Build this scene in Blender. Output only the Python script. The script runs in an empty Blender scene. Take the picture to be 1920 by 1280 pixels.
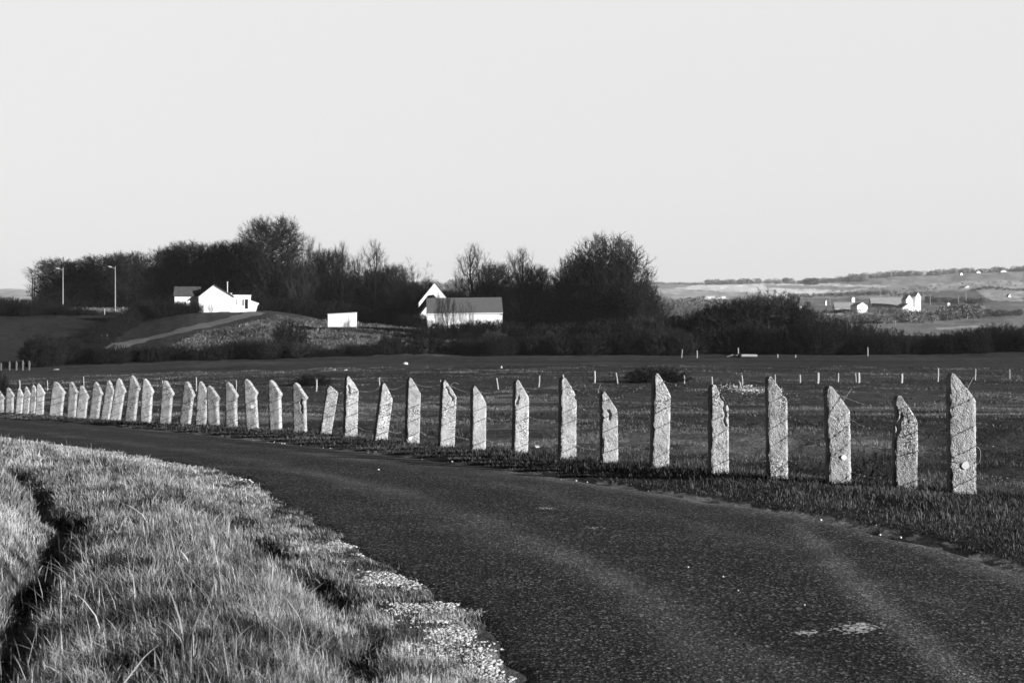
import bpy, math, random
import numpy as np
from mathutils import Vector, Matrix, noise as mnoise

# ---------------------------------------------------------------- camera, light, exposure
scene = bpy.context.scene
COL = scene.collection
F = 2667.0            # focal length in pixels of the 1920 px wide photograph
EYE = 1.8             # eye height; near ground is z = 0
cam_d = bpy.data.cameras.new('camera')
cam = bpy.data.objects.new('camera', cam_d); COL.objects.link(cam)
cam.location = (0, 0, EYE); cam.rotation_euler = (math.radians(90), 0, 0)
cam_d.sensor_width = 36.0; cam_d.lens = 36.0 * F / 1920.0
cam_d.clip_start = 0.1; cam_d.clip_end = 30000
cam_d.dof.use_dof = True; cam_d.dof.focus_distance = 19.0; cam_d.dof.aperture_fstop = 5.6
scene.camera = cam
scene.render.resolution_x = 1024; scene.render.resolution_y = 682
scene.view_settings.view_transform = 'Standard'; scene.view_settings.look = 'None'
scene.view_settings.gamma = 1.0; scene.view_settings.use_curve_mapping = False
scene.view_settings.exposure = 0.95
scene.render.engine = 'CYCLES'
scene.cycles.use_denoising = True
scene.cycles.max_bounces = 5; scene.cycles.diffuse_bounces = 2; scene.cycles.glossy_bounces = 2
scene.cycles.volume_bounces = 0; scene.cycles.transparent_max_bounces = 4

SUN_AZ = 114.0; SUN_EL = 14.0    # compass degrees from +Y (the view), clockwise
world = bpy.data.worlds.new('World'); scene.world = world; world.use_nodes = True
wt = world.node_tree; wt.nodes.clear()
sky = wt.nodes.new('ShaderNodeTexSky'); sky.sky_type = 'NISHITA'; sky.sun_disc = False
sky.sun_elevation = math.radians(SUN_EL); sky.sun_rotation = math.radians(SUN_AZ)
bw = wt.nodes.new('ShaderNodeRGBToBW'); wt.links.new(sky.outputs[0], bw.inputs[0])
tc = wt.nodes.new('ShaderNodeTexCoord'); sp = wt.nodes.new('ShaderNodeSeparateXYZ')
wt.links.new(tc.outputs['Generated'], sp.inputs[0])
def wmath(op, a, b=None, clamp=False):
    n = wt.nodes.new('ShaderNodeMath'); n.operation = op; n.use_clamp = clamp
    for i, v in enumerate((a, b)):
        if v is None: continue
        if isinstance(v, (int, float)): n.inputs[i].default_value = v
        else: wt.links.new(v, n.inputs[i])
    return n.outputs[0]
# clear winter sky, pale low ahead; dimmed overhead and behind to darken shadow sides
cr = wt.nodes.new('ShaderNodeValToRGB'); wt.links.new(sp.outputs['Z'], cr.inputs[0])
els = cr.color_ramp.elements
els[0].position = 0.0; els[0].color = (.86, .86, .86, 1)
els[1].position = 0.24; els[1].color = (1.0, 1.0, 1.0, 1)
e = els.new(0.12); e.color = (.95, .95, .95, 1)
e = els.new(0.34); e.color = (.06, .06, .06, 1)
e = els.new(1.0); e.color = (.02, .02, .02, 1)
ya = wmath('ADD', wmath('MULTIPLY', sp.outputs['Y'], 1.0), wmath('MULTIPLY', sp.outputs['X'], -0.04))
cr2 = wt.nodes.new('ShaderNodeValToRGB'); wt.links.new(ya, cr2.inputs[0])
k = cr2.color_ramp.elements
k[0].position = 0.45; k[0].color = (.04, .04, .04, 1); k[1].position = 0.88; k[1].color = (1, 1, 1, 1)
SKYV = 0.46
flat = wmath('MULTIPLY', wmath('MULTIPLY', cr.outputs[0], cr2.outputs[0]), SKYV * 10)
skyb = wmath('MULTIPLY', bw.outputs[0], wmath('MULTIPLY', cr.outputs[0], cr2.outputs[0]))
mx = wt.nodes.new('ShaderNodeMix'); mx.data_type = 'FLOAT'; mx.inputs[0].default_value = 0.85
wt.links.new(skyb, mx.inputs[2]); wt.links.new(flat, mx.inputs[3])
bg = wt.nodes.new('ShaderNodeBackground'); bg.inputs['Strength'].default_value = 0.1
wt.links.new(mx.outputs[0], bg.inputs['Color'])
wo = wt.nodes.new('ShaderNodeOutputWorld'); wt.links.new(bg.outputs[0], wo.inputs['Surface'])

sun_d = bpy.data.lights.new('sun', 'SUN'); sun_d.energy = 5.0; sun_d.angle = math.radians(0.5)
sun_d.color = (1, 1, 1)
sun = bpy.data.objects.new('sun', sun_d); COL.objects.link(sun)
_az, _el = math.radians(SUN_AZ), math.radians(SUN_EL)
SUN_DIR = Vector((math.sin(_az) * math.cos(_el), math.cos(_az) * math.cos(_el), math.sin(_el)))
sun.rotation_euler = SUN_DIR.to_track_quat('Z', 'Y').to_euler(); sun.location = (30, -20, 40)

# ---------------------------------------------------------------- small helpers
RS = np.random.RandomState
def sm(e0, e1, x):
    t = np.clip((x - e0) / (e1 - e0), 0, 1); return t * t * (3 - 2 * t)
def _hash(i, j, s):
    n = (i * 374761393 + j * 668265263 + s * 974634777) & 0xffffffff
    n = ((n ^ (n >> 13)) * 1274126177) & 0xffffffff
    return ((n ^ (n >> 16)) & 0xffff) / 65535.0
def vnoise(x, y, s=0):
    x = np.asarray(x, float); y = np.asarray(y, float)
    i = np.floor(x).astype(np.int64); j = np.floor(y).astype(np.int64)
    fx = x - i; fy = y - j; fx = fx * fx * (3 - 2 * fx); fy = fy * fy * (3 - 2 * fy)
    a = _hash(i, j, s); b = _hash(i + 1, j, s); c = _hash(i, j + 1, s); d = _hash(i + 1, j + 1, s)
    return (a * (1 - fx) + b * fx) * (1 - fy) + (c * (1 - fx) + d * fx) * fy
def fbm(x, y, s=0, o=4):
    r = 0; a = .5; t = 0
    for k in range(o):
        r = r + a * vnoise(np.asarray(x) * 2 ** k + 17 * k, np.asarray(y) * 2 ** k - 9 * k, s + k); t += a; a *= .5
    return r / t          # 0..1
def poly_sdist(x, y, P):
    """signed distance to a polyline; positive on the left side of its direction"""
    x = np.asarray(x, float); y = np.asarray(y, float)
    best = np.full(x.shape, 1e18); sg = np.ones(x.shape)
    for (ax, ay), (bx, by) in zip(P[:-1], P[1:]):
        dx, dy = bx - ax, by - ay; L = dx * dx + dy * dy
        t = np.clip(((x - ax) * dx + (y - ay) * dy) / L, 0, 1)
        ex = x - ax - t * dx; ey = y - ay - t * dy
        d = ex * ex + ey * ey; m = d < best
        cr_ = dx * (y - ay) - dy * (x - ax)
        sg = np.where(m, np.where(cr_ >= 0, 1, -1), sg); best = np.where(m, d, best)
    return np.sqrt(best) * sg
def smooth_line(P, it=2):
    P = [tuple(map(float, p)) for p in P]
    for _ in range(it):
        Q = [P[0]]
        for a, b in zip(P[:-1], P[1:]):
            Q.append((a[0] * .75 + b[0] * .25, a[1] * .75 + b[1] * .25))
            Q.append((a[0] * .25 + b[0] * .75, a[1] * .25 + b[1] * .75))
        Q.append(P[-1]); P = Q
    return P

# ---------------------------------------------------------------- plan of the place (metres; camera at x = y = 0 looking along +y)
G_Y = [-50, 0, 20, 22.4, 28.4, 36, 41, 52, 67, 90, 200]
G_Z = [0, 0, 0, -.05, -.26, -.44, -.56, -.97, -1.60, -2.0, -2.2]
def gprof(y):
    return (np.interp(y - 1.5, G_Y, G_Z) + np.interp(y, G_Y, G_Z) + np.interp(y + 1.5, G_Y, G_Z)) / 3
# polylines run from the camera side away into the distance, so "left of direction" = left of the road
ROAD_L = smooth_line([(.7, -12), (.55, 2), (.25, 5), (-.03, 7.5), (-.38, 9.8), (-1.0, 11.2), (-1.5, 12.6), (-2.25, 15), (-3.2, 17.8),
          (-4.2, 20), (-5.6, 22.3), (-8.3, 27.2), (-11.5, 31.9), (-16, 38.5), (-23, 50), (-33, 66), (-60, 105)])
ROAD_R = smooth_line([(5.6, -12), (5.2, 2), (4.8, 6), (4.35, 9), (3.97, 11.03), (3.78, 12.3), (3.34, 13.9), (2.55, 15.5), (1.54, 17.1),
          (.29, 19.2), (-1.7, 22.8), (-4.2, 28), (-6.9, 32.8), (-10.9, 38.3), (-17.5, 48.7), (-27, 63), (-55, 103)])
FENCE = smooth_line([(11, 9), (8, 13.2), (5.33, 16.9), (2.8, 19.3), (.86, 22.4), (-2, 28.4), (-6, 36), (-10.9, 41), (-16.7, 52), (-23.8, 67), (-52, 112)], 2)
GULLY = smooth_line([(-1.8, 2), (-2.3, 5), (-2.78, 7.5), (-3.36, 9.8), (-3.86, 11.7), (-4.42, 13.7), (-5.6, 16.6), (-7.05, 19.6), (-10, 24), (-16, 32)])
RUT = smooth_line([(-.75, 6.9), (-.86, 7.6), (-.95, 8.7), (-1.5, 10.6), (-2.0, 12.0), (-2.7, 13.6)])
# far terrain: height by bearing column (given by image column) and depth
DK = [120, 200, 215, 240, 265, 300, 320, 400, 600, 900, 1200, 1600, 2200, 3000, 4000, 9000]
CT = {
 -500: [-2.2, -2.4, -1.5, 1.0, 3.8, 7.4, 8.6, 9.0, 14, 22, 36, 56, 62, 66, 66, 60],
 0:    [-1.9, -1.95, -1.2, 1.4, 4.2, 7.9, 9.6, 11, 17.5, 27, 40, 60, 62, 62, 62, 60],
 230:  [-1.7, -1.45, -.6, 2.4, 5.2, 8.6, 9.6, 10, 14, 22, 34, 52, 56, 58, 60, 60],
 380:  [-1.5, -1.0, -.2, 3.4, 7.2, 8.6, 8.9, 9, 10, 16, 26, 44, 50, 54, 58, 60],
 480:  [-1.4, -.8, .3, 4.0, 7.3, 8.4, 8.8, 9, 10, 16, 26, 44, 50, 54, 58, 60],
 640:  [-1.2, -.6, .5, 3.6, 5.2, 6.3, 6.6, 7, 9, 15, 28, 50, 56, 60, 62, 60],
 800:  [-1.15, -.45, .4, 2.9, 4.2, 5.0, 5.3, 6, 8, 20, 40, 62, 66, 68, 68, 60],
 960:  [-1.1, -.3, .2, 2.2, 3.0, 3.5, 3.8, 4.5, 6, 18, 38, 60, 66, 70, 70, 60],
 1200: [-1.1, -.15, .1, .5, .7, 1.0, 1.2, 2, 5, 15, 27, 44, 76, 123, 130, 80],
 1500: [-1.1, -.1, .1, .3, .6, 1.0, 1.4, 3, 8.1, 19.3, 31, 50, 80, 127, 134, 80],
 1700: [-1.1, -.1, .1, .3, .6, 1.0, 1.6, 3.6, 9, 21.4, 34, 54.6, 88, 142, 150, 90],
 1920: [-1.1, .1, .3, .5, .8, 1.2, 2.0, 4.4, 10, 23.4, 36.9, 58, 94, 152, 160, 90],
 2500: [-1.1, .1, .3, .6, 1.0, 1.6, 2.6, 5, 11, 24, 38, 60, 98, 158, 165, 90]}
CPX = sorted(CT); CZ = np.array([CT[c] for c in CPX]); LDK = np.log(DK)
def far_z(x, y):
    yy = np.maximum(y, 60.0)
    px = np.clip(960 + F * x / yy, CPX[0], CPX[-1] - 1e-3)
    ld = np.clip(np.log(yy), LDK[0], LDK[-1] - 1e-6)
    ci = np.clip(np.searchsorted(CPX, px, 'right') - 1, 0, len(CPX) - 2)
    cx = np.array(CPX, float); tx = (px - cx[ci]) / (cx[ci + 1] - cx[ci]); tx = tx * tx * (3 - 2 * tx)
    di = np.clip(np.searchsorted(LDK, ld, 'right') - 1, 0, len(DK) - 2)
    dk = np.array(DK, float); ty = (np.clip(yy, dk[0], dk[-1]) - dk[di]) / (dk[di + 1] - dk[di])
    a = CZ[ci, di] * (1 - ty) + CZ[ci, di + 1] * ty
    b = CZ[ci + 1, di] * (1 - ty) + CZ[ci + 1, di + 1] * ty
    return a * (1 - tx) + b * tx
def ground_z(x, y, detail=True):
    x = np.asarray(x, float); y = np.asarray(y, float)
    base = gprof(y)
    dl = poly_sdist(x, y, ROAD_L); dr = -poly_sdist(x, y, ROAD_R); df = -poly_sdist(x, y, FENCE)
    dg = poly_sdist(x, y, GULLY); du = poly_sdist(x, y, RUT)
    near = base.copy()
    # right verge and the drop behind the fence
    nz = fbm(x * 1.1, y * 1.1, 3) - .5
    ver = (sm(0, .35, dr) * .03 + sm(.3, 1.8, dr) * (.04 + .12 * nz)) * (.12 + .88 * sm(.1, 1.3, -df))
    past = -1.1 + .021 * np.minimum(x, 0) + (fbm(x * .10, y * .10, 11) - .5) * .7 + (fbm(x * .45, y * .6, 15) - .5) * .34
    wdrop = sm(.35, 3.4, df + (nz * 1.2))
    right = (base + ver) * (1 - wdrop) + np.minimum(past, base - .0) * wdrop
    ditch = -.25 * np.exp(-((df - 4.2) / 1.2) ** 2)
    right = right + ditch
    # left bank, rut and gully
    nl = fbm(x * .9 + 5, y * .9, 21) - .5
    mid = sm(.1, .9, dl) * (.03 + .06 * nl) + sm(.6, 1.6, dl) * (.09 + .26 * nl) * sm(.0, 1.5, -dg)
    rut = -.13 * np.exp(-(du / .17) ** 2) * sm(.38, .58, fbm(y * .9, x * .3, 23))
    gul = -.16 * np.exp(-((dg + .04 + .5 * nl) / .16) ** 2) * sm(31, 17, y)
    lb = sm(.0, .45, dg) * .32 + sm(.5, 5, dg) * .35
    left = base + mid + rut + gul + lb * sm(34, 16, y) * 1.0
    far_left = sm(3, 12, dl)
    left = left * (1 - far_left) + (base + .35) * far_left
    near = np.where(dr > 0, right, np.where(dl > 0, left, base))
    w = sm(75, 130, y) 
    z = near * (1 - w) + far_z(x, y) * w
    if detail:
        amp = np.clip((y - 80) / 120, 0, 1)
        z = z + amp * ((fbm(x * .05, y * .05, 31) - .5) * np.clip(y / 400, .15, 3.0) * (1.2) + (fbm(x * .35, y * .35, 35) - .5) * .35)
        z = z + np.clip((y - 700) / 900, 0, 1) * (fbm(x * .004, y * .004, 41) - .5) * np.clip(y / 250, 0, 11)
    return z
def gz(x, y): return float(ground_z(np.array([float(x)]), np.array([float(y)]))[0])
_YM = np.exp(np.linspace(math.log(6), math.log(5000), 5000))
def hit(px, py, y0=6.0, y1=5000.0):
    """where the sight line through photo pixel (px, py) meets the ground"""
    ys = _YM[(_YM >= y0) & (_YM <= y1)]
    xs = (px - 960) / F * ys; zr = EYE + (640 - py) / F * ys
    m = zr <= ground_z(xs, ys)
    if not m.any(): k = -1
    else: k = int(np.argmax(m))
    return float(xs[k]), float(ys[k])
def xat(px, d): return (px - 960) / F * d
def zat(py, d): return EYE + (640 - py) / F * d

# ---------------------------------------------------------------- materials
def new_mat(name):
    m = bpy.data.materials.new(name); m.use_nodes = True
    nt = m.node_tree; nt.nodes.clear()
    o = nt.nodes.new('ShaderNodeOutputMaterial'); b = nt.nodes.new('ShaderNodeBsdfPrincipled')
    nt.links.new(b.outputs[0], o.inputs['Surface'])
    b.inputs['Roughness'].default_value = .9; b.inputs['Specular IOR Level'].default_value = .2
    return m, nt, b
def N(nt, t, **kw):
    n = nt.nodes.new(t)
    for k_, v in kw.items(): setattr(n, k_, v)
    return n
def mth(nt, op, a, b=None, clamp=False):
    n = N(nt, 'ShaderNodeMath', operation=op); n.use_clamp = clamp
    for i, v in enumerate((a, b)):
        if v is None: continue
        if isinstance(v, (int, float)): n.inputs[i].default_value = v
        else: nt.links.new(v, n.inputs[i])
    return n.outputs[0]
def noise_n(nt, vec, scale, detail=4, rough=.55):
    n = N(nt, 'ShaderNodeTexNoise'); n.inputs['Scale'].default_value = scale
    n.inputs['Detail'].default_value = detail; n.inputs['Roughness'].default_value = rough
    if vec is not None: nt.links.new(vec, n.inputs['Vector'])
    return n.outputs['Fac']
def ramp(nt, fac, pts):
    r = N(nt, 'ShaderNodeValToRGB'); nt.links.new(fac, r.inputs[0]); e_ = r.color_ramp.elements
    for i, (p, v) in enumerate(pts):
        q = e_[i] if i < 2 else e_.new(p)
        q.position = p; q.color = (v, v, v, 1)
    return r.outputs[0]
def bump(nt, b, h, strength, dist):
    n = N(nt, 'ShaderNodeBump'); n.inputs['Strength'].default_value = strength; n.inputs['Distance'].default_value = dist
    nt.links.new(h, n.inputs['Height']); nt.links.new(n.outputs[0], b.inputs['Normal'])
def grey_mat(name, tone, var=.35, scale=6, rough=.9, spec=.2, bmp=0, bscale=30, coord='Object', stretch=None):
    m, nt, b = new_mat(name)
    t = N(nt, 'ShaderNodeTexCoord'); v = t.outputs[coord]
    if stretch:
        mp = N(nt, 'ShaderNodeMapping'); mp.inputs['Scale'].default_value = stretch; nt.links.new(v, mp.inputs[0]); v = mp.outputs[0]
    f = noise_n(nt, v, scale)
    col = ramp(nt, f, [(.25, tone * (1 - var)), (.75, tone * (1 + var))])
    nt.links.new(col, b.inputs['Base Color'])
    b.inputs['Roughness'].default_value = rough; b.inputs['Specular IOR Level'].default_value = spec
    if bmp: bump(nt, b, noise_n(nt, v, bscale, 5), bmp, .02)
    return m
def attr_mat(name, lo, hi, rough=.7, spec=.25, transl=0.0):
    """grey by the per-blade attribute 'tone'"""
    m, nt, b = new_mat(name)
    a = N(nt, 'ShaderNodeAttribute'); a.attribute_name = 'tone'
    col = ramp(nt, a.outputs['Fac'], [(0, lo), (1, hi)])
    nt.links.new(col, b.inputs['Base Color'])
    b.inputs['Roughness'].default_value = rough; b.inputs['Specular IOR Level'].default_value = spec
    if transl:
        tr = N(nt, 'ShaderNodeBsdfTranslucent'); nt.links.new(col, tr.inputs['Color'])
        mxx = N(nt, 'ShaderNodeMixShader'); mxx.inputs[0].default_value = transl
        nt.links.new(b.outputs[0], mxx.inputs[1]); nt.links.new(tr.outputs[0], mxx.inputs[2])
        nt.links.new(mxx.outputs[0], nt.nodes['Material Output'].inputs['Surface'])
    return m

M = {}
# ground: colour attribute 'tone' (soil, turf, chalk, crop) broken up by noise
m, nt, b = new_mat('ground'); M['ground'] = m
g = N(nt, 'ShaderNodeNewGeometry'); P_ = g.outputs['Position']
a = N(nt, 'ShaderNodeAttribute'); a.attribute_name = 'tone'
n1 = ramp(nt, noise_n(nt, P_, .045, 6, .6), [(.3, .72), (.7, 1.35)])
n2 = ramp(nt, noise_n(nt, P_, .8, 5, .6), [(.3, .6), (.7, 1.5)])
n3 = ramp(nt, noise_n(nt, P_, 9, 5, .65), [(.3, .55), (.72, 1.6)])
f = mth(nt, 'MULTIPLY', mth(nt, 'MULTIPLY', n1, n2), n3)
c = mth(nt, 'MULTIPLY', a.outputs['Fac'], f)
nt.links.new(c, b.inputs['Base Color'])
hb = mth(nt, 'ADD', mth(nt, 'MULTIPLY', noise_n(nt, P_, 3.5, 6, .7), 1.0), mth(nt, 'MULTIPLY', noise_n(nt, P_, .7, 4, .6), 2.2))
bump(nt, b, hb, .8, .10)
b.inputs['Specular IOR Level'].default_value = .05
# asphalt
m, nt, b = new_mat('asphalt'); M['asphalt'] = m
uv = N(nt, 'ShaderNodeUVMap'); uv.uv_map = 'UVMap'
sx = N(nt, 'ShaderNodeSeparateXYZ'); nt.links.new(uv.outputs[0], sx.inputs[0])
g = N(nt, 'ShaderNodeNewGeometry'); P_ = g.outputs['Position']
wob = mth(nt, 'MULTIPLY', mth(nt, 'SUBTRACT', noise_n(nt, P_, .5, 3), .5), .22)
u = mth(nt, 'ADD', sx.outputs[0], wob)
band = ramp(nt, u, [(0, .0), (.08, .10), (.20, .05), (.27, .8), (.31, .9), (.36, .15), (.55, .0), (.64, .25), (.70, .75), (.75, .15), (.90, .2), (.965, 1.0), (1.0, .8)][:2] +
            [(.20, .05), (.27, .8), (.31, .9), (.36, .15), (.55, .0), (.64, .25), (.70, .75), (.75, .15), (.88, .25), (.965, 1.7)])
patch = ramp(nt, noise_n(nt, P_, .55, 5, .6), [(.35, .25), (.65, 1.0)])
wa = N(nt, 'ShaderNodeAttribute'); wa.attribute_name = 'tone'
dust = mth(nt, 'MULTIPLY', mth(nt, 'ADD', mth(nt, 'MULTIPLY', band, .45), mth(nt, 'MULTIPLY', wa.outputs['Fac'], .8)), patch)
vor = N(nt, 'ShaderNodeTexVoronoi'); vor.inputs['Scale'].default_value = 62; nt.links.new(P_, vor.inputs['Vector'])
vsp = N(nt, 'ShaderNodeSeparateXYZ'); nt.links.new(vor.outputs['Color'], vsp.inputs[0])
stone = ramp(nt, vsp.outputs[0], [(.0, .26), (.55, .6), (.84, 2.0), (.97, 6.0)])
sel = ramp(nt, noise_n(nt, P_, 40, 3, .6), [(.40, .35), (.62, 1.7)])
big = ramp(nt, noise_n(nt, P_, .9, 5, .65), [(.3, .62), (.7, 1.35)])
base = mth(nt, 'MULTIPLY', mth(nt, 'MULTIPLY', stone, sel), big)
base = mth(nt, 'MULTIPLY', base, .027)
# scattered white chips in a few places
v2 = N(nt, 'ShaderNodeTexVoronoi'); v2.inputs['Scale'].default_value = 14; nt.links.new(P_, v2.inputs['Vector'])
chip = mth(nt, 'LESS_THAN', v2.outputs['Distance'], .16)
v2c = N(nt, 'ShaderNodeSeparateXYZ'); nt.links.new(v2.outputs['Color'], v2c.inputs[0])
chip = mth(nt, 'MULTIPLY', chip, mth(nt, 'GREATER_THAN', v2c.outputs[0], .93))
chip = mth(nt, 'MULTIPLY', chip, ramp(nt, noise_n(nt, P_, .35, 3), [(.45, .0), (.6, 1)]))
colr = mth(nt, 'ADD', mth(nt, 'ADD', base, mth(nt, 'MULTIPLY', mth(nt, 'MULTIPLY', dust, mth(nt, 'ADD', sel, .4)), .085)), mth(nt, 'MULTIPLY', chip, .35))
nt.links.new(colr, b.inputs['Base Color'])
hh = mth(nt, 'ADD', mth(nt, 'MULTIPLY', vor.outputs['Distance'], .8), noise_n(nt, P_, 70, 3))
bump(nt, b, hh, .55, .010); b.inputs['Roughness'].default_value = .85; b.inputs['Specular IOR Level'].default_value = .1
# concrete with exposed pebbles
def concrete_mat():
    m, nt, b = new_mat('pebble_concrete')
    t = N(nt, 'ShaderNodeTexCoord'); oi = N(nt, 'ShaderNodeObjectInfo')
    ad = N(nt, 'ShaderNodeVectorMath', operation='ADD'); nt.links.new(t.outputs['Object'], ad.inputs[0])
    cb = N(nt, 'ShaderNodeCombineXYZ')
    nt.links.new(mth(nt, 'MULTIPLY', oi.outputs['Random'], 37.0), cb.inputs[0]); nt.links.new(mth(nt, 'MULTIPLY', oi.outputs['Random'], 11.0), cb.inputs[2])
    nt.links.new(cb.outputs[0], ad.inputs[1]); V = ad.outputs[0]
    vo = N(nt, 'ShaderNodeTexVoronoi'); vo.inputs['Scale'].default_value = 62; nt.links.new(V, vo.inputs['Vector'])
    vs = N(nt, 'ShaderNodeSeparateXYZ'); nt.links.new(vo.outputs['Color'], vs.inputs[0])
    peb = ramp(nt, vs.outputs[0], [(0, .12), (.15, .35), (.45, .85), (.9, 1.5)])
    pit = ramp(nt, noise_n(nt, V, 48, 4, .65), [(.36, .20), (.47, 1.0)])
    blot = ramp(nt, noise_n(nt, V, 5, 5, .6), [(.28, .60), (.5, 1.0), (.75, 1.18)])
    expo = ramp(nt, noise_n(nt, V, 3.2, 3, .5), [(.38, 0), (.6, 1)])
    # worn zones show pebbles and pits, sound zones stay smooth
    mixf = N(nt, 'ShaderNodeMix', data_type='FLOAT'); nt.links.new(expo, mixf.inputs[0]); mixf.inputs[2].default_value = .90
    nt.links.new(mth(nt, 'MULTIPLY', peb, pit), mixf.inputs[3])
    sh = mth(nt, 'ADD', mth(nt, 'MULTIPLY', oi.outputs['Random'], .3), .85)
    fine = ramp(nt, noise_n(nt, V, 130, 3, .7), [(.36, .62), (.6, 1.15)])
    cc = mth(nt, 'MULTIPLY', mth(nt, 'MULTIPLY', mth(nt, 'MULTIPLY', mixf.outputs[0], blot), mth(nt, 'MULTIPLY', sh, fine)), .40)
    nt.links.new(cc, b.inputs['Base Color'])
    hh = mth(nt, 'ADD', mth(nt, 'MULTIPLY', vo.outputs['Distance'], -.9), mth(nt, 'ADD', mth(nt, 'MULTIPLY', noise_n(nt, V, 48, 4, .65), 1.2), noise_n(nt, V, 14, 3)))
    bump(nt, b, hh, .6, .012)
    b.inputs['Specular IOR Level'].default_value = .15
    return m
M['concrete'] = concrete_mat()
M['old_concrete'] = grey_mat('old_concrete', .17, .3, 6)
M['wire'] = grey_mat('rusty_wire', .34, .3, 40, .6, .4)
M['lichen'] = grey_mat('pale_lichen', .75, .1, 40)
M['white_wall'] = grey_mat('white_render', .86, .05, .8, .85)
M['roof_dark'] = grey_mat('slate_roof', .085, .35, 1.2, .8, bmp=.4, bscale=6, stretch=(1.5, 1.5, .4))
M['roof_grey'] = grey_mat('tiled_roof', .115, .2, 3.0, .8, bmp=.5, bscale=9)
M['roof_pale'] = grey_mat('fibre_cement_roof', .42, .15, .4, .8)
M['dark_edge'] = grey_mat('dark_boards', .02, .2, 2)
M['glass'] = grey_mat('window_glass', .12, .1, 2, .15, .6)
M['glass_dark'] = grey_mat('dark_glass', .015, .1, 2, .15, .5)
M['metal'] = grey_mat('galvanised_metal', .55, .1, 3, .5, .5)
M['pole'] = grey_mat('pale_pole', .32, .15, 3)
M['pole_wood'] = grey_mat('tarred_pole', .06, .2, 3)
M['stake'] = grey_mat('weathered_wood', .42, .3, 9, stretch=(4, 4, .6))
M['bark'] = grey_mat('bark', .03, .4, 2.5)
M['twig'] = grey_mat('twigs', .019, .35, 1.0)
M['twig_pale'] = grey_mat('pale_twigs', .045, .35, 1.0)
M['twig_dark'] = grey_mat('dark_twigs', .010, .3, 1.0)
M['chalk'] = grey_mat('chalk', .46, .35, 9, bmp=.6, bscale=25)
M['stone'] = grey_mat('pale_stone', .55, .25, 12)
M['far_wood'] = grey_mat('far_wood', .17, .4, .03, coord='Object')  # much paler than near twigs: some distance haze is put into this tone
M['far_dark'] = grey_mat('far_dark_hedge', .075, .3, .05, coord='Object')
M['track'] = grey_mat('stony_track', .13, .35, 1.6, coord='Object', bmp=.5, bscale=5)

# ---------------------------------------------------------------- object helpers
def tag(o, label=None, cat=None, group=None, kind=None):
    if label: o['label'] = label
    if cat: o['category'] = cat
    if group: o['group'] = group
    if kind: o['kind'] = kind
    return o
def empty(name, loc, rz=0, **kw):
    o = bpy.data.objects.new(name, None); COL.objects.link(o); o.location = loc; o.rotation_euler = (0, 0, rz)
    o.empty_display_size = .2
    return tag(o, **kw)
def link_mesh(name, me, mat, parent=None, loc=None):
    o = bpy.data.objects.new(name, me); COL.objects.link(o)
    if mat is not None: me.materials.append(mat)
    if parent is not None: o.parent = parent
    if loc is not None: o.location = loc
    return o
def np_mesh(name, V, Fq=None, Ft=None, tone=None, smooth=False, uv=None):
    """quick mesh from numpy arrays of quads and triangles; tone is per vertex"""
    me = bpy.data.meshes.new(name); V = np.asarray(V, np.float32)
    fs = []; st = []; tot = []
    n = 0
    if Fq is not None and len(Fq):
        Fq = np.asarray(Fq, np.int32); fs.append(Fq.ravel()); st.append(np.arange(len(Fq)) * 4); tot.append(np.full(len(Fq), 4)); n = len(Fq) * 4
    if Ft is not None and len(Ft):
        Ft = np.asarray(Ft, np.int32); fs.append(Ft.ravel()); st.append(n + np.arange(len(Ft)) * 3); tot.append(np.full(len(Ft), 3))
    li = np.concatenate(fs).astype(np.int32); st = np.concatenate(st).astype(np.int32); tot = np.concatenate(tot).astype(np.int32)
    me.vertices.add(len(V)); me.vertices.foreach_set('co', V.ravel())
    me.loops.add(len(li)); me.loops.foreach_set('vertex_index', li)
    me.polygons.add(len(st)); me.polygons.foreach_set('loop_start', st); me.polygons.foreach_set('loop_total', tot)
    if smooth: me.polygons.foreach_set('use_smooth', np.ones(len(st), bool))
    me.update(calc_edges=True)
    if tone is not None:
        at = me.attributes.new('tone', 'FLOAT', 'POINT'); at.data.foreach_set('value', np.asarray(tone, np.float32))
    if uv is not None:
        ul = me.uv_layers.new(name='UVMap'); ul.data.foreach_set('uv', np.asarray(uv, np.float32)[li].ravel())
    return me
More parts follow.
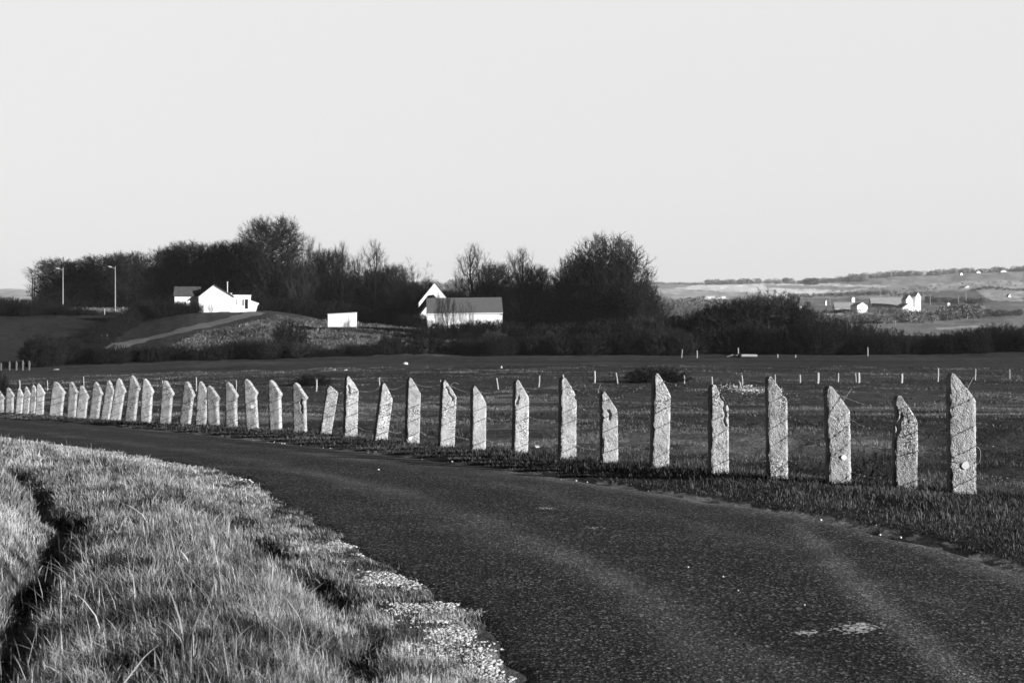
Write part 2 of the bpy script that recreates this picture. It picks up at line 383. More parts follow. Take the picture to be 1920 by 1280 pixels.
class MB:
    """collects boxes, prisms and tubes and builds them as one mesh"""
    def __init__(s): s.v = []; s.f = []
    def poly(s, pts, faces):
        n = len(s.v); s.v += [tuple(p) for p in pts]; s.f += [tuple(i + n for i in f_) for f_ in faces]
    def box(s, x0, x1, y0, y1, z0, z1):
        s.poly([(x0, y0, z0), (x1, y0, z0), (x1, y1, z0), (x0, y1, z0), (x0, y0, z1), (x1, y0, z1), (x1, y1, z1), (x0, y1, z1)],
               [(0, 3, 2, 1), (4, 5, 6, 7), (0, 1, 5, 4), (1, 2, 6, 5), (2, 3, 7, 6), (3, 0, 4, 7)])
    def prism_y(s, prof, y0, y1):      # profile in x,z (counter-clockwise seen from -y) pushed along y
        n = len(prof)
        s.poly([(x, y0, z) for x, z in prof] + [(x, y1, z) for x, z in prof],
               [tuple(range(n)), tuple(range(2 * n - 1, n - 1, -1))] + [(i, i + n, (i + 1) % n + n, (i + 1) % n) for i in range(n)])
    def prism_x(s, prof, x0, x1):      # profile in y,z
        n = len(prof)
        s.poly([(x0, y, z) for y, z in prof] + [(x1, y, z) for y, z in prof],
               [tuple(range(n - 1, -1, -1)), tuple(range(n, 2 * n))] + [(i, (i + 1) % n, (i + 1) % n + n, i + n) for i in range(n)])
    def tube(s, pts, rad, n=6, cap=True):
        pts = [Vector(p) for p in pts]; R = rad if isinstance(rad, (list, tuple)) else [rad] * len(pts)
        base_ = len(s.v); up = None
        for i, p in enumerate(pts):
            d = (pts[min(i + 1, len(pts) - 1)] - pts[max(i - 1, 0)]).normalized()
            if up is None: up = Vector((0, 0, 1)) if abs(d.z) < .9 else Vector((1, 0, 0))
            a_ = d.cross(up).normalized(); up = a_.cross(d).normalized()
            for k_ in range(n):
                t = 2 * math.pi * k_ / n; q = p + (a_ * math.cos(t) + up * math.sin(t)) * R[i]
                s.v.append(tuple(q))
        for i in range(len(pts) - 1):
            for k_ in range(n):
                A = base_ + i * n + k_; B = base_ + i * n + (k_ + 1) % n
                s.f.append((A, B, B + n, A + n))
        if cap:
            s.f.append(tuple(base_ + k_ for k_ in range(n - 1, -1, -1))); e_ = base_ + (len(pts) - 1) * n
            s.f.append(tuple(e_ + k_ for k_ in range(n)))
    def build(s, name, mat, parent=None, loc=None):
        me = bpy.data.meshes.new(name); me.from_pydata(s.v, [], s.f); me.update()
        import bmesh
        bm = bmesh.new(); bm.from_mesh(me); bmesh.ops.recalc_face_normals(bm, faces=bm.faces); bm.to_mesh(me); bm.free()
        return link_mesh(name, me, mat, parent, loc)

# ---------------------------------------------------------------- ground sheet
def inpoly(px, py, poly):
    c_ = np.zeros(px.shape, bool); n = len(poly)
    for i in range(n):
        x0, y0 = poly[i]; x1, y1 = poly[(i + 1) % n]
        if y0 == y1: continue
        t = ((y0 > py) != (y1 > py)) & (px < (x1 - x0) * (py - y0) / (y1 - y0) + x0)
        c_ ^= t
    return c_
def build_ground():
    a_in = np.radians(np.arange(-24, 24.001, .075))
    a_out = np.radians(np.concatenate([np.arange(24.5, 60, 1.0), np.arange(62, 300, 4.0), np.arange(300, 336, 1.0)]))
    ang = np.concatenate([a_in, a_out]); nA = len(ang)
    r = [1.5]
    while r[-1] < 9500: r.append(r[-1] * (1.0105 if 5 < r[-1] < 330 else 1.018) )
    r = np.array(r); nR = len(r)
    A, R_ = np.meshgrid(ang, r)
    X = np.sin(A) * R_; Y = np.cos(A) * R_
    # behind and beside the camera the land simply carries on
    Z = ground_z(X, Y)
    dl = poly_sdist(X, Y, ROAD_L); dr = -poly_sdist(X, Y, ROAD_R); df = -poly_sdist(X, Y, FENCE); dg = poly_sdist(X, Y, GULLY)
    on = (dl < -.12) & (dr < -.12)
    ins = np.minimum(-dl, -dr); Z = Z - sm(.02, .5, ins) * (.09 + .1 * sm(25, 40, Y))
    PX = 960 + F * X / np.maximum(Y, 1); PY = 640 - F * (Z - EYE) / np.maximum(Y, 1)
    T = np.full(X.shape, .040)
    # pasture: broad lighter and darker bands, rank patches
    nb = fbm(X * .03, Y * .09, 51); T = T * (.35 + 1.3 * nb)
    rank = sm(.52, .7, fbm(X * .12, Y * .16, 53)); T = np.where((Y < 90) & (df > 1), T * (1 + 1.5 * rank), T)
    T = np.where(df < 3, .026, T)                                         # verge turf
    T = np.where(dl > -.2, .055, T)                                       # thatch of the left bank
    en = fbm(X * 2.2, Y * 2.2, 61)
    chalk = (dl > -.05) & (dl < .22 + .5 * (en - .3)) & (Y < 13) & (Y > 5) & (en > .38)
    T = np.where(chalk, .16 * sm(.40, .60, fbm(X * 3.1, Y * 3.1, 151)) + .06, T)
    strip = (dl > -.2) & (dl < .35) & (Y > 13) & (Y < 26) & (en > .42); T = np.where(strip, .13, T)
    rs = (dr > -.2) & (dr < .18) & (en > .45); T = np.where(rs, .12, T)
    far = Y > 203
    # left slopes
    T = np.where(far & (PX < 300), .030, T)
    emb = inpoly(PX, PY, [(-300, 560), (60, 566), (180, 573), (300, 578), (372, 576), (372, 590), (300, 594), (235, 588), (150, 583), (0, 583), (-300, 583)])
    T = np.where(far & emb, .15, T)
    T = np.where(far & (PX > 300) & (PX < 1000), .040, T)
    brk = inpoly(PX, PY, [(300, 665), (380, 622), (470, 605), (520, 592), (600, 602), (700, 610), (780, 616), (900, 626), (930, 665)])
    T = np.where(far & brk & (Y < 275), .085 * (.5 + fbm(X * .4, Y * .4, 63)), T)
    wood = far & (Y > 285) & (Y < 700) & (PX < 1180) & (PX > 190); T = np.where(wood, .02, T)
    # valley and far slopes on the right
    fr = Y > 380
    T = np.where(fr, .16 * (.55 + .9 * fbm(X * .006, Y * .012, 71)), T)
    def patch(poly, tone, soft=0):
        nonlocal T
        jx = PX + (fbm(X * .02, Y * .02, 81) - .5) * 8; jy = PY + (fbm(X * .02, Y * .02, 85) - .5) * 2.5
        T = np.where(fr & inpoly(jx, jy, poly), 1.2 * tone * (.8 + .4 * fbm(X * .02, Y * .03, 73)), T)  # own field tones, lifted to carry some of the haze
    patch([(-400, 533), (60, 536), (90, 562), (-400, 566)], .34)
    patch([(1200, 528), (1920, 500), (1920, 560), (1200, 560)], .24)
    patch([(1342, 530), (1465, 527), (1670, 536), (1600, 546), (1480, 556), (1350, 549), (1260, 541)], .62)
    patch([(1430, 533), (1650, 539), (1590, 544), (1440, 540)], .26)
    patch([(1480, 548), (1560, 545), (1550, 556), (1490, 556)], .70)
    patch([(1225, 540), (1400, 548), (1480, 560), (1230, 562)], .36)
    patch([(1745, 532), (1920, 524), (1920, 540), (1740, 545)], .34)
    patch([(1735, 547), (1830, 544), (1850, 560), (1830, 570), (1740, 566)], .13)
    patch([(1830, 545), (1920, 543), (1920, 566), (1860, 564)], .32)
    patch([(1545, 586), (1660, 586), (1650, 592), (1550, 592)], .30)
    patch([(1730, 575), (1920, 570), (1920, 592), (1740, 592)], .15)
    patch([(1640, 606), (1920, 594), (1920, 628), (1660, 628)], .17)
    patch([(1755, 614), (1850, 609), (1860, 612), (1760, 618)], .34)
    patch([(1560, 590), (1620, 594), (1600, 604), (1570, 600)], .22)
    V = np.stack([X, Y, Z], -1).reshape(-1, 3)
    i = np.arange(nR - 1)[:, None] * nA; j = np.arange(nA)[None, :]; j2 = (j + 1) % nA
    Q = np.stack([(i + j), (i + j2), (i + nA + j2), (i + nA + j)], -1).reshape(-1, 4)
    Q = Q[:, ::-1]
    V = np.vstack([V, [[0, 0, 0]]]); c_ = len(V) - 1
    Tt = np.append(T.ravel(), .05)
    tri = np.stack([np.full(nA, c_), np.arange(nA), (np.arange(nA) + 1) % nA], -1)[:, ::-1]
    me = np_mesh('ground', V, Q, tri, tone=Tt, smooth=True)
    o = link_mesh('ground', me, M['ground']); tag(o, kind='structure')
build_ground()

# ---------------------------------------------------------------- road
def resample(P, n):
    P = np.array(P); d = np.r_[0, np.cumsum(np.hypot(*np.diff(P, axis=0).T))]
    t = np.linspace(0, d[-1], n); return np.stack([np.interp(t, d, P[:, 0]), np.interp(t, d, P[:, 1])], -1), t
def build_road():
    n = 900; Lp, tl = resample(ROAD_L, n); Rp, tr_ = resample(ROAD_R, n)
    # match stations: nearest progress on the right edge for each left station
    us = np.linspace(0, 1, 49)
    idx = []; k0 = 0
    for p in Lp:
        d = np.hypot(Rp[:, 0] - p[0], Rp[:, 1] - p[1]); lo = max(k0, 0); k1 = lo + int(np.argmin(d[lo:lo + 60])); idx.append(k1); k0 = k1
    idx = np.array(idx, float); ker = np.ones(41) / 41; idx = np.convolve(np.pad(idx, 20, mode='edge'), ker, 'valid')
    Rm = np.stack([np.interp(idx, np.arange(n), Rp[:, 0]), np.interp(idx, np.arange(n), Rp[:, 1])], -1)
    V = []; UV = []
    for k_ in range(n):
        a_, b_ = Lp[k_], Rm[k_]; w = max(np.hypot(*(b_ - a_)), .1); D = (b_ - a_) / w
        j0 = (fbm(np.array([a_[0] * 2.1]), np.array([a_[1] * 2.1]), 91)[0] - .5) * .55 + (fbm(np.array([a_[0] * 9]), np.array([a_[1] * 9]), 92)[0] - .5) * .2
        j1 = (fbm(np.array([b_[0] * 1.7]), np.array([b_[1] * 1.7]), 93)[0] - .5) * .35
        for u_ in us:
            s = (j0 * (1 - u_) ** 6 + u_ * w + j1 * u_ ** 6)
            if u_ == 0: s -= .05
            if u_ == 1: s += .05
            q = a_ + D * s; V.append((q[0], q[1])); UV.append((u_, tl[k_] / 5))
    V = np.array(V); Z = gprof(V[:, 1]) + (fbm(V[:, 0] * .35, V[:, 1] * .35, 95) - .5) * .03
    far = V[:, 1] > 75; Z = np.where(far, Z, Z)
    U = np.array(UV)[:, 0]
    Z = Z + .012 + .03 * (1 - (2 * U - 1) ** 2) - .03 * ((U == 0) | (U == 1))
    def wl(P, wd):
        Q_ = smooth_line([(xat(a_, EYE * F / (b_ - 640)), EYE * F / (b_ - 640)) for a_, b_ in P], 2); return np.exp(-(poly_sdist(V[:, 0], V[:, 1], Q_) / wd) ** 2)
    wear = wl([(1490, 985), (1530, 1020), (1580, 1080), (1700, 1195), (1830, 1300)], .12) * 1.35 + wl([(300, 868), (560, 884), (760, 925), (900, 975), (1050, 1040), (1200, 1130), (1330, 1290)], .15) * .45
    wear += wl([(1100, 905), (1300, 935), (1480, 965), (1640, 1000)], .20) * .8 + wl([(560, 842), (760, 868), (960, 900)], .3) * .35
    wear = wear * (.5 + .9 * fbm(V[:, 0] * 1.5, V[:, 1] * 1.5, 97))
    m_ = len(us); i = np.arange(n - 1)[:, None] * m_; j = np.arange(m_ - 1)[None, :]
    Q = np.stack([i + j, i + j + 1, i + m_ + j + 1, i + m_ + j], -1).reshape(-1, 4)
    me = np_mesh('road', np.c_[V, Z], Q, smooth=True, uv=UV, tone=wear)
    tag(link_mesh('road', me, M['asphalt']), kind='structure')
build_road()

# ---------------------------------------------------------------- grass (nobody could count it)
def blades(name, pts, h, w, lean, tone, mat, label, seed, bend=.5, wind=(0, 0), curl=1.0):
    rs = RS(seed); n = len(pts)
    th = 18 * fbm(pts[:, 0] * 1.7, pts[:, 1] * 1.7, seed + 60, 2) + rs.normal(0, 1.0, n); fat = rs.uniform(0, 1, n) < .035
    w = np.where(fat, w * 2.4, w); h = np.where(fat, h * 1.25, h); face = rs.uniform(0, 2 * np.pi, n)
    L = lean * np.abs(rs.normal(0, 1, n))
    dx = np.cos(th) * L + wind[0]; dy = np.sin(th) * L + wind[1]
    wx = np.cos(face) * w * .5; wy = np.sin(face) * w * .5
    B = pts; V = np.zeros((n, 7, 3), np.float32)
    def at_(s, k_, sg):
        V[:, k_, 0] = B[:, 0] + dx * h * (s * (1 - bend) + bend * s * s * 1.6) + sg[0]
        V[:, k_, 1] = B[:, 1] + dy * h * (s * (1 - bend) + bend * s * s * 1.6) + sg[1]
        V[:, k_, 2] = B[:, 2] + h * (s - bend * s * s * np.minimum(.9, np.hypot(dx, dy) * .8))
    at_(0, 0, (-wx, -wy)); at_(0, 1, (wx, wy)); at_(.4, 2, (-wx * .9, -wy * .9)); at_(.4, 3, (wx * .9, wy * .9))
    at_(.75, 4, (-wx * .6, -wy * .6)); at_(.75, 5, (wx * .6, wy * .6)); at_(1.0, 6, (0, 0))
    V[:, :2, 2] -= .02
    k_ = np.arange(n)[:, None] * 7
    Q = np.concatenate([k_ + [0, 1, 3, 2], k_ + [2, 3, 5, 4]]); T_ = k_ + [4, 5, 6]
    me = np_mesh(name, V.reshape(-1, 3), Q, T_, tone=np.repeat(tone, 7))
    o = link_mesh(name, me, mat); tag(o, label, 'grass', kind='stuff'); return o
def sample_polar(seed, n, r0, r1, a0, a1, pw):
    """random ground points, thinning out with distance as r**-pw per unit area"""
    rs = RS(seed); u_ = rs.uniform(0, 1, n); e_ = 2 - pw
    if abs(e_) < 1e-3: r = r0 * (r1 / r0) ** u_
    else: r = (r0 ** e_ + u_ * (r1 ** e_ - r0 ** e_)) ** (1 / e_)
    a_ = np.radians(rs.uniform(a0, a1, n)); return np.sin(a_) * r, np.cos(a_) * r, r
M['dry_grass'] = attr_mat('dry_grass', .020, .47, .6, .3, .25)
M['green_grass'] = attr_mat('green_grass', .012, .12, .6, .3, .2)
M['tussock'] = attr_mat('tussock_grass', .02, .24, .6, .3, .2)
def left_grass():
    x, y, r = sample_polar(101, 900000, 6.0, 46, -26, 8, 1.55)
    dl = poly_sdist(x, y, ROAD_L); dg = poly_sdist(x, y, GULLY); du = np.abs(poly_sdist(x, y, RUT))
    en = fbm(x * 2.2, y * 2.2, 61); tuft = fbm(x * 2.6, y * 2.6, 103); big = fbm(x * .7, y * .7, 107)
    rs = RS(5)
    edge = -.10 + .42 * (fbm(x * 1.9, y * 1.9, 109) - .25) + .5 * (fbm(x * 8, y * 8, 110) - .5) * sm(20, 10, y)
    bare = (dl < .40 + .5 * (en - .4)) & (y < 11.8) & (en > .43)
    keep = (dl > edge) & ~(bare & (rs.uniform(0, 1, len(x)) < .80)) & (rs.uniform(0, 1, len(x)) < .35 + 1.3 * tuft)
    keep &= ~((du < .16) & (rs.uniform(0, 1, len(x)) < .6))
    x, y, r, dl, dg, du, tuft, big = [q[keep] for q in (x, y, r, dl, dg, du, tuft, big)]
    n = len(x); z = ground_z(x, y)
    edgef = sm(.1, 1.3, dl)
    h = (.028 + .048 * edgef) * (.45 + 1.2 * tuft) * rs.lognormal(0, .33, n) * (1 - .35 * np.exp(-(dg / .25) ** 2))
    h = h * (1 - .35 * sm(20, 40, r))
    tone0 = .14 * sm(1.6, .5, dl) * sm(14, 11, y); w = .0036 * np.maximum(1, r / 9) * rs.uniform(.6, 1.4, n); mot = fbm(x * 5, y * 5, 113)
    tone = np.clip(.02 + tone0 + 1.1 * (big - .30) + 2.1 * (mot - .45) - .45 * sm(.34, .08, dl) * sm(24, 16, y) * sm(.4, .55, fbm(x * 3, y * 3, 157)) + .4 * (tuft - .4) + rs.normal(0, .14, n) + (dg > .2) * .15 + .15 * sm(12, 26, r), .0, 1)
    tone = np.where(rs.uniform(0, 1, n) < .12, np.clip(tone + .45, 0, 1), tone)
    blades('grass', np.c_[x, y, z], h, w, .62, tone, M['dry_grass'], 'long dry pale grass covering the bank left of the road', 7, wind=(-.10, .06))
    # long straws
    x, y, r = sample_polar(111, 1500, 6.5, 24, -26, 2, 1.2)
    dl = poly_sdist(x, y, ROAD_L); k_ = dl > .9; x, y = x[k_], y[k_]; n = len(x)
    blades('dry_stalks', np.c_[x, y, ground_z(x, y)], rs.uniform(.16, .34, n), np.full(n, .004), .5, rs.uniform(.6, 1, n), M['dry_grass'],
           'thin bleached straws standing above the bank grass', 8, wind=(-.15, .1))
left_grass()
def right_grass():
    rs = RS(15)
    x, y, r = sample_polar(121, 1000000, 8.5, 80, -25, 27, 1.3)
    dr = -poly_sdist(x, y, ROAD_R); df = -poly_sdist(x, y, FENCE)
    tuft = fbm(x * 2.0, y * 2.0, 123); big = fbm(x * .5, y * .5, 127)
    edge = .12 + .45 * (fbm(x * 1.1, y * 1.1, 129) - .4)
    keep = (dr > edge) & (df < 3.2) & (rs.uniform(0, 1, len(x)) < .35 + 1.2 * tuft)
    x, y, r, dr, df, tuft, big = [q[keep] for q in (x, y, r, dr, df, tuft, big)]
    n = len(x); z = ground_z(x, y)
    h = (.020 + .028 * sm(.1, 1.2, dr) + .025 * np.exp(-(df / .25) ** 2)) * (.4 + 1.2 * tuft) * rs.lognormal(0, .3, n)
    w = .0036 * np.maximum(1, r / 10) * rs.uniform(.6, 1.4, n)
    tone = np.clip(.12 + 1.0 * (big - .35) + .6 * (tuft - .45) + rs.normal(0, .15, n), 0, 1)
    tone = np.where(rs.uniform(0, 1, n) < .09, np.clip(tone + .65, 0, 1), tone)
    blades('grass', np.c_[x, y, z], h, w, .7, tone, M['green_grass'], 'short dark grass on the verge under the concrete posts', 17, wind=(-.08, .05))
    # rank grass in the pasture
    x, y, r = sample_polar(131, 700000, 17, 150, -25, 27, 1.5)
    df = -poly_sdist(x, y, FENCE); tus = fbm(x * .45, y * .7, 133); rank = fbm(x * .12, y * .16, 53)
    keep = (df > 2.6) & (rs.uniform(0, 1, len(x)) < .04 + 1.4 * sm(.42, .68, tus) * (.25 + rank))
    x, y, r, df, tus, rank = [q[keep] for q in (x, y, r, df, tus, rank)]
    n = len(x); z = ground_z(x, y)
    h = .03 + .13 * sm(.48, .75, tus) * rs.uniform(.4, 1.2, n)
    w = .005 * np.maximum(1, r / 22) * rs.uniform(.7, 1.3, n)
    tone = np.clip(.16 + 2.0 * (rank - .45) + rs.normal(0, .16, n), 0, 1)
    blades('pasture_grass', np.c_[x, y, z], h, w, .6, tone, M['tussock'], 'dark rank tussock grass in the pasture behind the fence', 18, wind=(-.1, .05))
right_grass()
def small_stones():
    rs = RS(25)
    def stones(name, x, y, s, mat, label, flat=.55, lift=0):
        ico = np.array([(0, 0, 1), (.894, 0, .447), (.276, .851, .447), (-.724, .526, .447), (-.724, -.526, .447), (.276, -.851, .447),
                        (.724, .526, -.447), (-.276, .851, -.447), (-.894, 0, -.447), (-.276, -.851, -.447), (.724, -.526, -.447), (0, 0, -1)])
        tr = np.array([(0,1,2),(0,2,3),(0,3,4),(0,4,5),(0,5,1),(1,6,2),(2,7,3),(3,8,4),(4,9,5),(5,10,1),(6,7,2),(7,8,3),(8,9,4),(9,10,5),(10,6,1),(11,7,6),(11,8,7),(11,9,8),(11,10,9),(11,6,10)])
        n = len(x); s = np.minimum(s, np.median(s) * 3.2) if n else s; V = ico[None] * (1 + rs.normal(0, .16, (n, 12, 1))); a_ = rs.uniform(0, 6.28, n)
        V = V * np.stack([rs.uniform(.7, 1.5, n), rs.uniform(.6, 1.0, n), rs.uniform(.6, 1.1, n) * flat], -1)[:, None, :] * s[:, None, None]
        c_, s_ = np.cos(a_)[:, None], np.sin(a_)[:, None]
        X = V[..., 0] * c_ - V[..., 1] * s_ + x[:, None]; Y = V[..., 0] * s_ + V[..., 1] * c_ + y[:, None]
        Z = V[..., 2] + (ground_z(x, y) + s * .15 + lift)[:, None]
        me = np_mesh(name, np.stack([X, Y, Z], -1).reshape(-1, 3), None, (np.arange(n)[:, None, None] * 12 + tr[None]).reshape(-1, 3))
        return tag(link_mesh(name, me, mat), label, name.replace('_', ' '), kind='stuff')
    # crumbled chalk along the left edge of the road
    n = 260000; x = rs.uniform(-2.6, .6, n); y = rs.uniform(6.3, 13.5, n); dl = poly_sdist(x, y, ROAD_L); en = fbm(x * 2.2, y * 2.2, 61)
    k_ = (dl > -.10 + .3 * (fbm(x * 5, y * 5, 155) - .4)) & (dl < .25 + .9 * (en - .25)) & (en > .33 + .22 * sm(10, 12, y)) & (rs.uniform(0, 1, n) < 1.1 - .8 * sm(.0, .6, dl))
    x, y = x[k_], y[k_]; d_ = poly_sdist(x, y, ROAD_L); k2 = .55 * fbm(x * 3.1, y * 3.1, 151) + .45 * fbm(x * 13, y * 13, 153) + rs.normal(0, .06, len(x)) + .10 * sm(.5, .1, d_) - .10 * sm(.06, -.07, d_) - .12 * sm(9, 11.5, y) > .53; x, y = x[k2], y[k2]; s = rs.lognormal(math.log(.0055), .6, len(x))
    stones('chalk_rubble', x, y, np.minimum(s, .03), M['chalk'], 'white crumbled chalk along the left edge of the asphalt', flat=.38)
    n = 30000; x = rs.uniform(-9, -1.8, n); y = rs.uniform(12.5, 27, n); dl = poly_sdist(x, y, ROAD_L); en = fbm(x * 2.2, y * 2.2, 61)
    k_ = (dl > -.10) & (dl < .20) & (en > .52) & (rs.uniform(0, 1, n) < .5); x, y = x[k_], y[k_]
    stones('pale_gravel', x, y, rs.lognormal(math.log(.014), .4, len(x)) * .7, M['stone'], 'pale gravel strip where the bank meets the far road edge')
    n = 16000; x = rs.uniform(-8, 6, n); y = rs.uniform(9, 34, n); dr = -poly_sdist(x, y, ROAD_R)
    k_ = (np.abs(dr - .02 + .06 * rs.normal(0, 1, n)) < .12) & (rs.uniform(0, 1, n) < .05 + .22 * (fbm(x * .8, y * .8, 141) > .55)); x, y = x[k_], y[k_]
    stones('pale_grit', x, y, rs.lognormal(math.log(.010), .45, len(x)), M['stone'], 'light grit and small stones along the fence side of the road', lift=.01)
    # rubble spill in the pasture
    cx, cy = hit(1400, 729, 20); n = 520
    x = cx + rs.normal(0, 1, n) * .95; y = cy + rs.normal(0, 1, n) * 2.6
    stones('rubble', x, y, rs.lognormal(math.log(.042), .4, n), M['stone'], 'low spread of pale rubble in the pasture behind the posts')
small_stones()

# worn paint scraps on the road: little flat patches made of chips
def road_z(x, y):
    x_ = np.array([x]); y_ = np.array([y]); l_ = -poly_sdist(x_, y_, ROAD_L)[0]; r_ = poly_sdist(x_, y_, ROAD_R)[0]; u_ = l_ / max(l_ + r_, .1)
    return float(gprof(y_)[0] + (fbm(x_ * .35, y_ * .35, 95)[0] - .5) * .03 + .012 + .03 * (1 - (2 * u_ - 1) ** 2))
def paint_mark(px0, px1, py, dy, n, seed, label):
    rs = RS(seed); V = []; Q = []
    for _ in range(n):
        t = np.clip(rs.normal(.55, .24), -.1, 1.15); px = px0 + (px1 - px0) * t; pyy = py + rs.normal(0, dy)
        d = EYE * F / (pyy - 640); x = xat(px, d); y = d
        s = rs.uniform(.003, .013); a_ = rs.uniform(0, 3.14)
        z = road_z(x, y) + .004
        b_ = len(V)
        for k_ in range(6):
            q = a_ + k_ * math.pi / 3; rr = s * rs.uniform(.5, 1.2); V.append((x + rr * 1.3 * math.cos(q), y + rr * math.sin(q), z))
        Q.append(tuple(range(b_, b_ + 6)))
    me = bpy.data.meshes.new('worn_paint'); me.from_pydata(V, [], Q); me.update()
    tag(link_mesh('worn_paint', me, M['stone']), label, 'road marking', kind='stuff')
paint_mark(1560, 1645, 1189, 5.0, 230, 1, 'largest worn white paint scrap on the asphalt at lower right')
paint_mark(1485, 1530, 1198, 2.4, 60, 2, 'small worn paint scrap just left of the largest one')
paint_mark(1005, 1042, 960.5, .8, 60, 3, 'thin white paint scrap in the middle of the road')
paint_mark(1090, 1130, 997, 1.4, 22, 4, 'very faint paint scrap right of the thin one mid road')

# ---------------------------------------------------------------- concrete posts
def post_mesh(seed, w, t, h, style, slant, crack=None, rows=90, around=(16, 8), notch=None):
    rs = random.Random(seed); off = Vector((rs.uniform(0, 50), rs.uniform(0, 50), rs.uniform(0, 50)))
    zb = -.3
    zs = [zb + (h - zb) * i / rows for i in range(rows + 1)]
    nx, ny = around; V = []; n = 2 * (nx + ny)
    peak = (.20 + .10 * ((seed * 37) % 10) / 10) if style == 'slant' else .36
    for z in zs:
        xl, xr = -w / 2, w / 2
        if style == 'slant':
            if z > h - slant:
                q = (z - (h - slant)) / slant; xr = w / 2 - (w * (1 - peak)) * (q ** 1.2)
            if z > h - .04: xl += (z - (h - .04)) * .7; 
        else:
            s = slant
            if z > h - s:
                q = (z - (h - s)) / s; xr = w / 2 + .05 - (w * (1 - peak) * .95 + .05) * q; xl = -w / 2 + w * .10 * max(0, q - .15)
            elif z > h - s - .08: xr = w / 2 + .05 * (1 - ((h - s) - z) / .08)
            if z > h - .05: xr -= (z - h + .05) * .8; xl += (z - h + .05) * .8
        if z < .55 * h: pass
        ring = []
        for i in range(nx): ring.append((xl + (xr - xl) * i / nx, -t / 2))
        for i in range(ny): ring.append((xr, -t / 2 + t * i / ny))
        for i in range(nx): ring.append((xr - (xr - xl) * i / nx, t / 2))
        for i in range(ny): ring.append((xl, t / 2 - t * i / ny))
        cxm, W = (xl + xr) / 2, max(xr - xl, .02)
        for (x, y) in ring:
            # worn arrises: pull corners in
            u_ = abs(x - cxm) / (W / 2); v_ = abs(y) / (t / 2); corner = max(0, u_ + v_ - 1.80) / .2
            p = Vector((x, y, z))
            nn = mnoise.noise(p * 9 + off); n2_ = mnoise.noise(p * 28 + off); n3_ = mnoise.noise(p * 70 + off)
            pull = corner * (.008 + .014 * max(0, nn + .2) + .03 * max(0, mnoise.noise(p * 5 + off * 2) - .25))
            dirx = 1 if x > cxm else -1
            if u_ > .98 and v_ < .98: ox, oy = dirx, 0
            elif v_ > .98 and u_ < .98: ox, oy = 0, (1 if y > 0 else -1)
            else: ox, oy = dirx * .7, (1 if y > 0 else -1) * .7
            d = .006 * nn + .005 * n2_ + .0035 * n3_ - pull
            xx, yy, zz = x + ox * d, y + oy * d, z + .012 * mnoise.noise(Vector((x * 20, y * 20, 3)) + off) * (1 if z > h - .1 else 0)
            if crack and y < 0 and v_ > .9:
                for (c0, z0, c1, z1, cw, cd) in crack:
                    if z0 <= z <= z1:
                        k_ = (z - z0) / (z1 - z0); cx_ = (c0 + (c1 - c0) * k_) * w + .012 * math.sin(z * 40)
                        q = abs(x - cx_) / cw
                        if q < 1: yy += cd * (1 - q * q)
            if notch:
                for (side, zc, hh, dep) in notch:
                    q = (z - zc) / hh
                    if abs(q) < 1 and dirx == side: xx -= side * dep * (1 - q * q) * u_
            V.append((xx, yy, zz))
    R_ = len(zs); Q = []
    i = np.arange(R_ - 1)[:, None] * n; j = np.arange(n)[None]; j2 = (j + 1) % n
    Q = np.stack([i + j, i + j2, i + n + j2, i + n + j], -1).reshape(-1, 4)
    top = np.array(V[-n:]).mean(0); V.append((top[0], top[1], top[2] + .01)); c_ = len(V) - 1; b_ = (R_ - 1) * n
    T_ = [(b_ + k_, b_ + (k_ + 1) % n, c_) for k_ in range(n)]
    me = np_mesh('concrete_post', V, Q, T_, smooth=False)
    return me
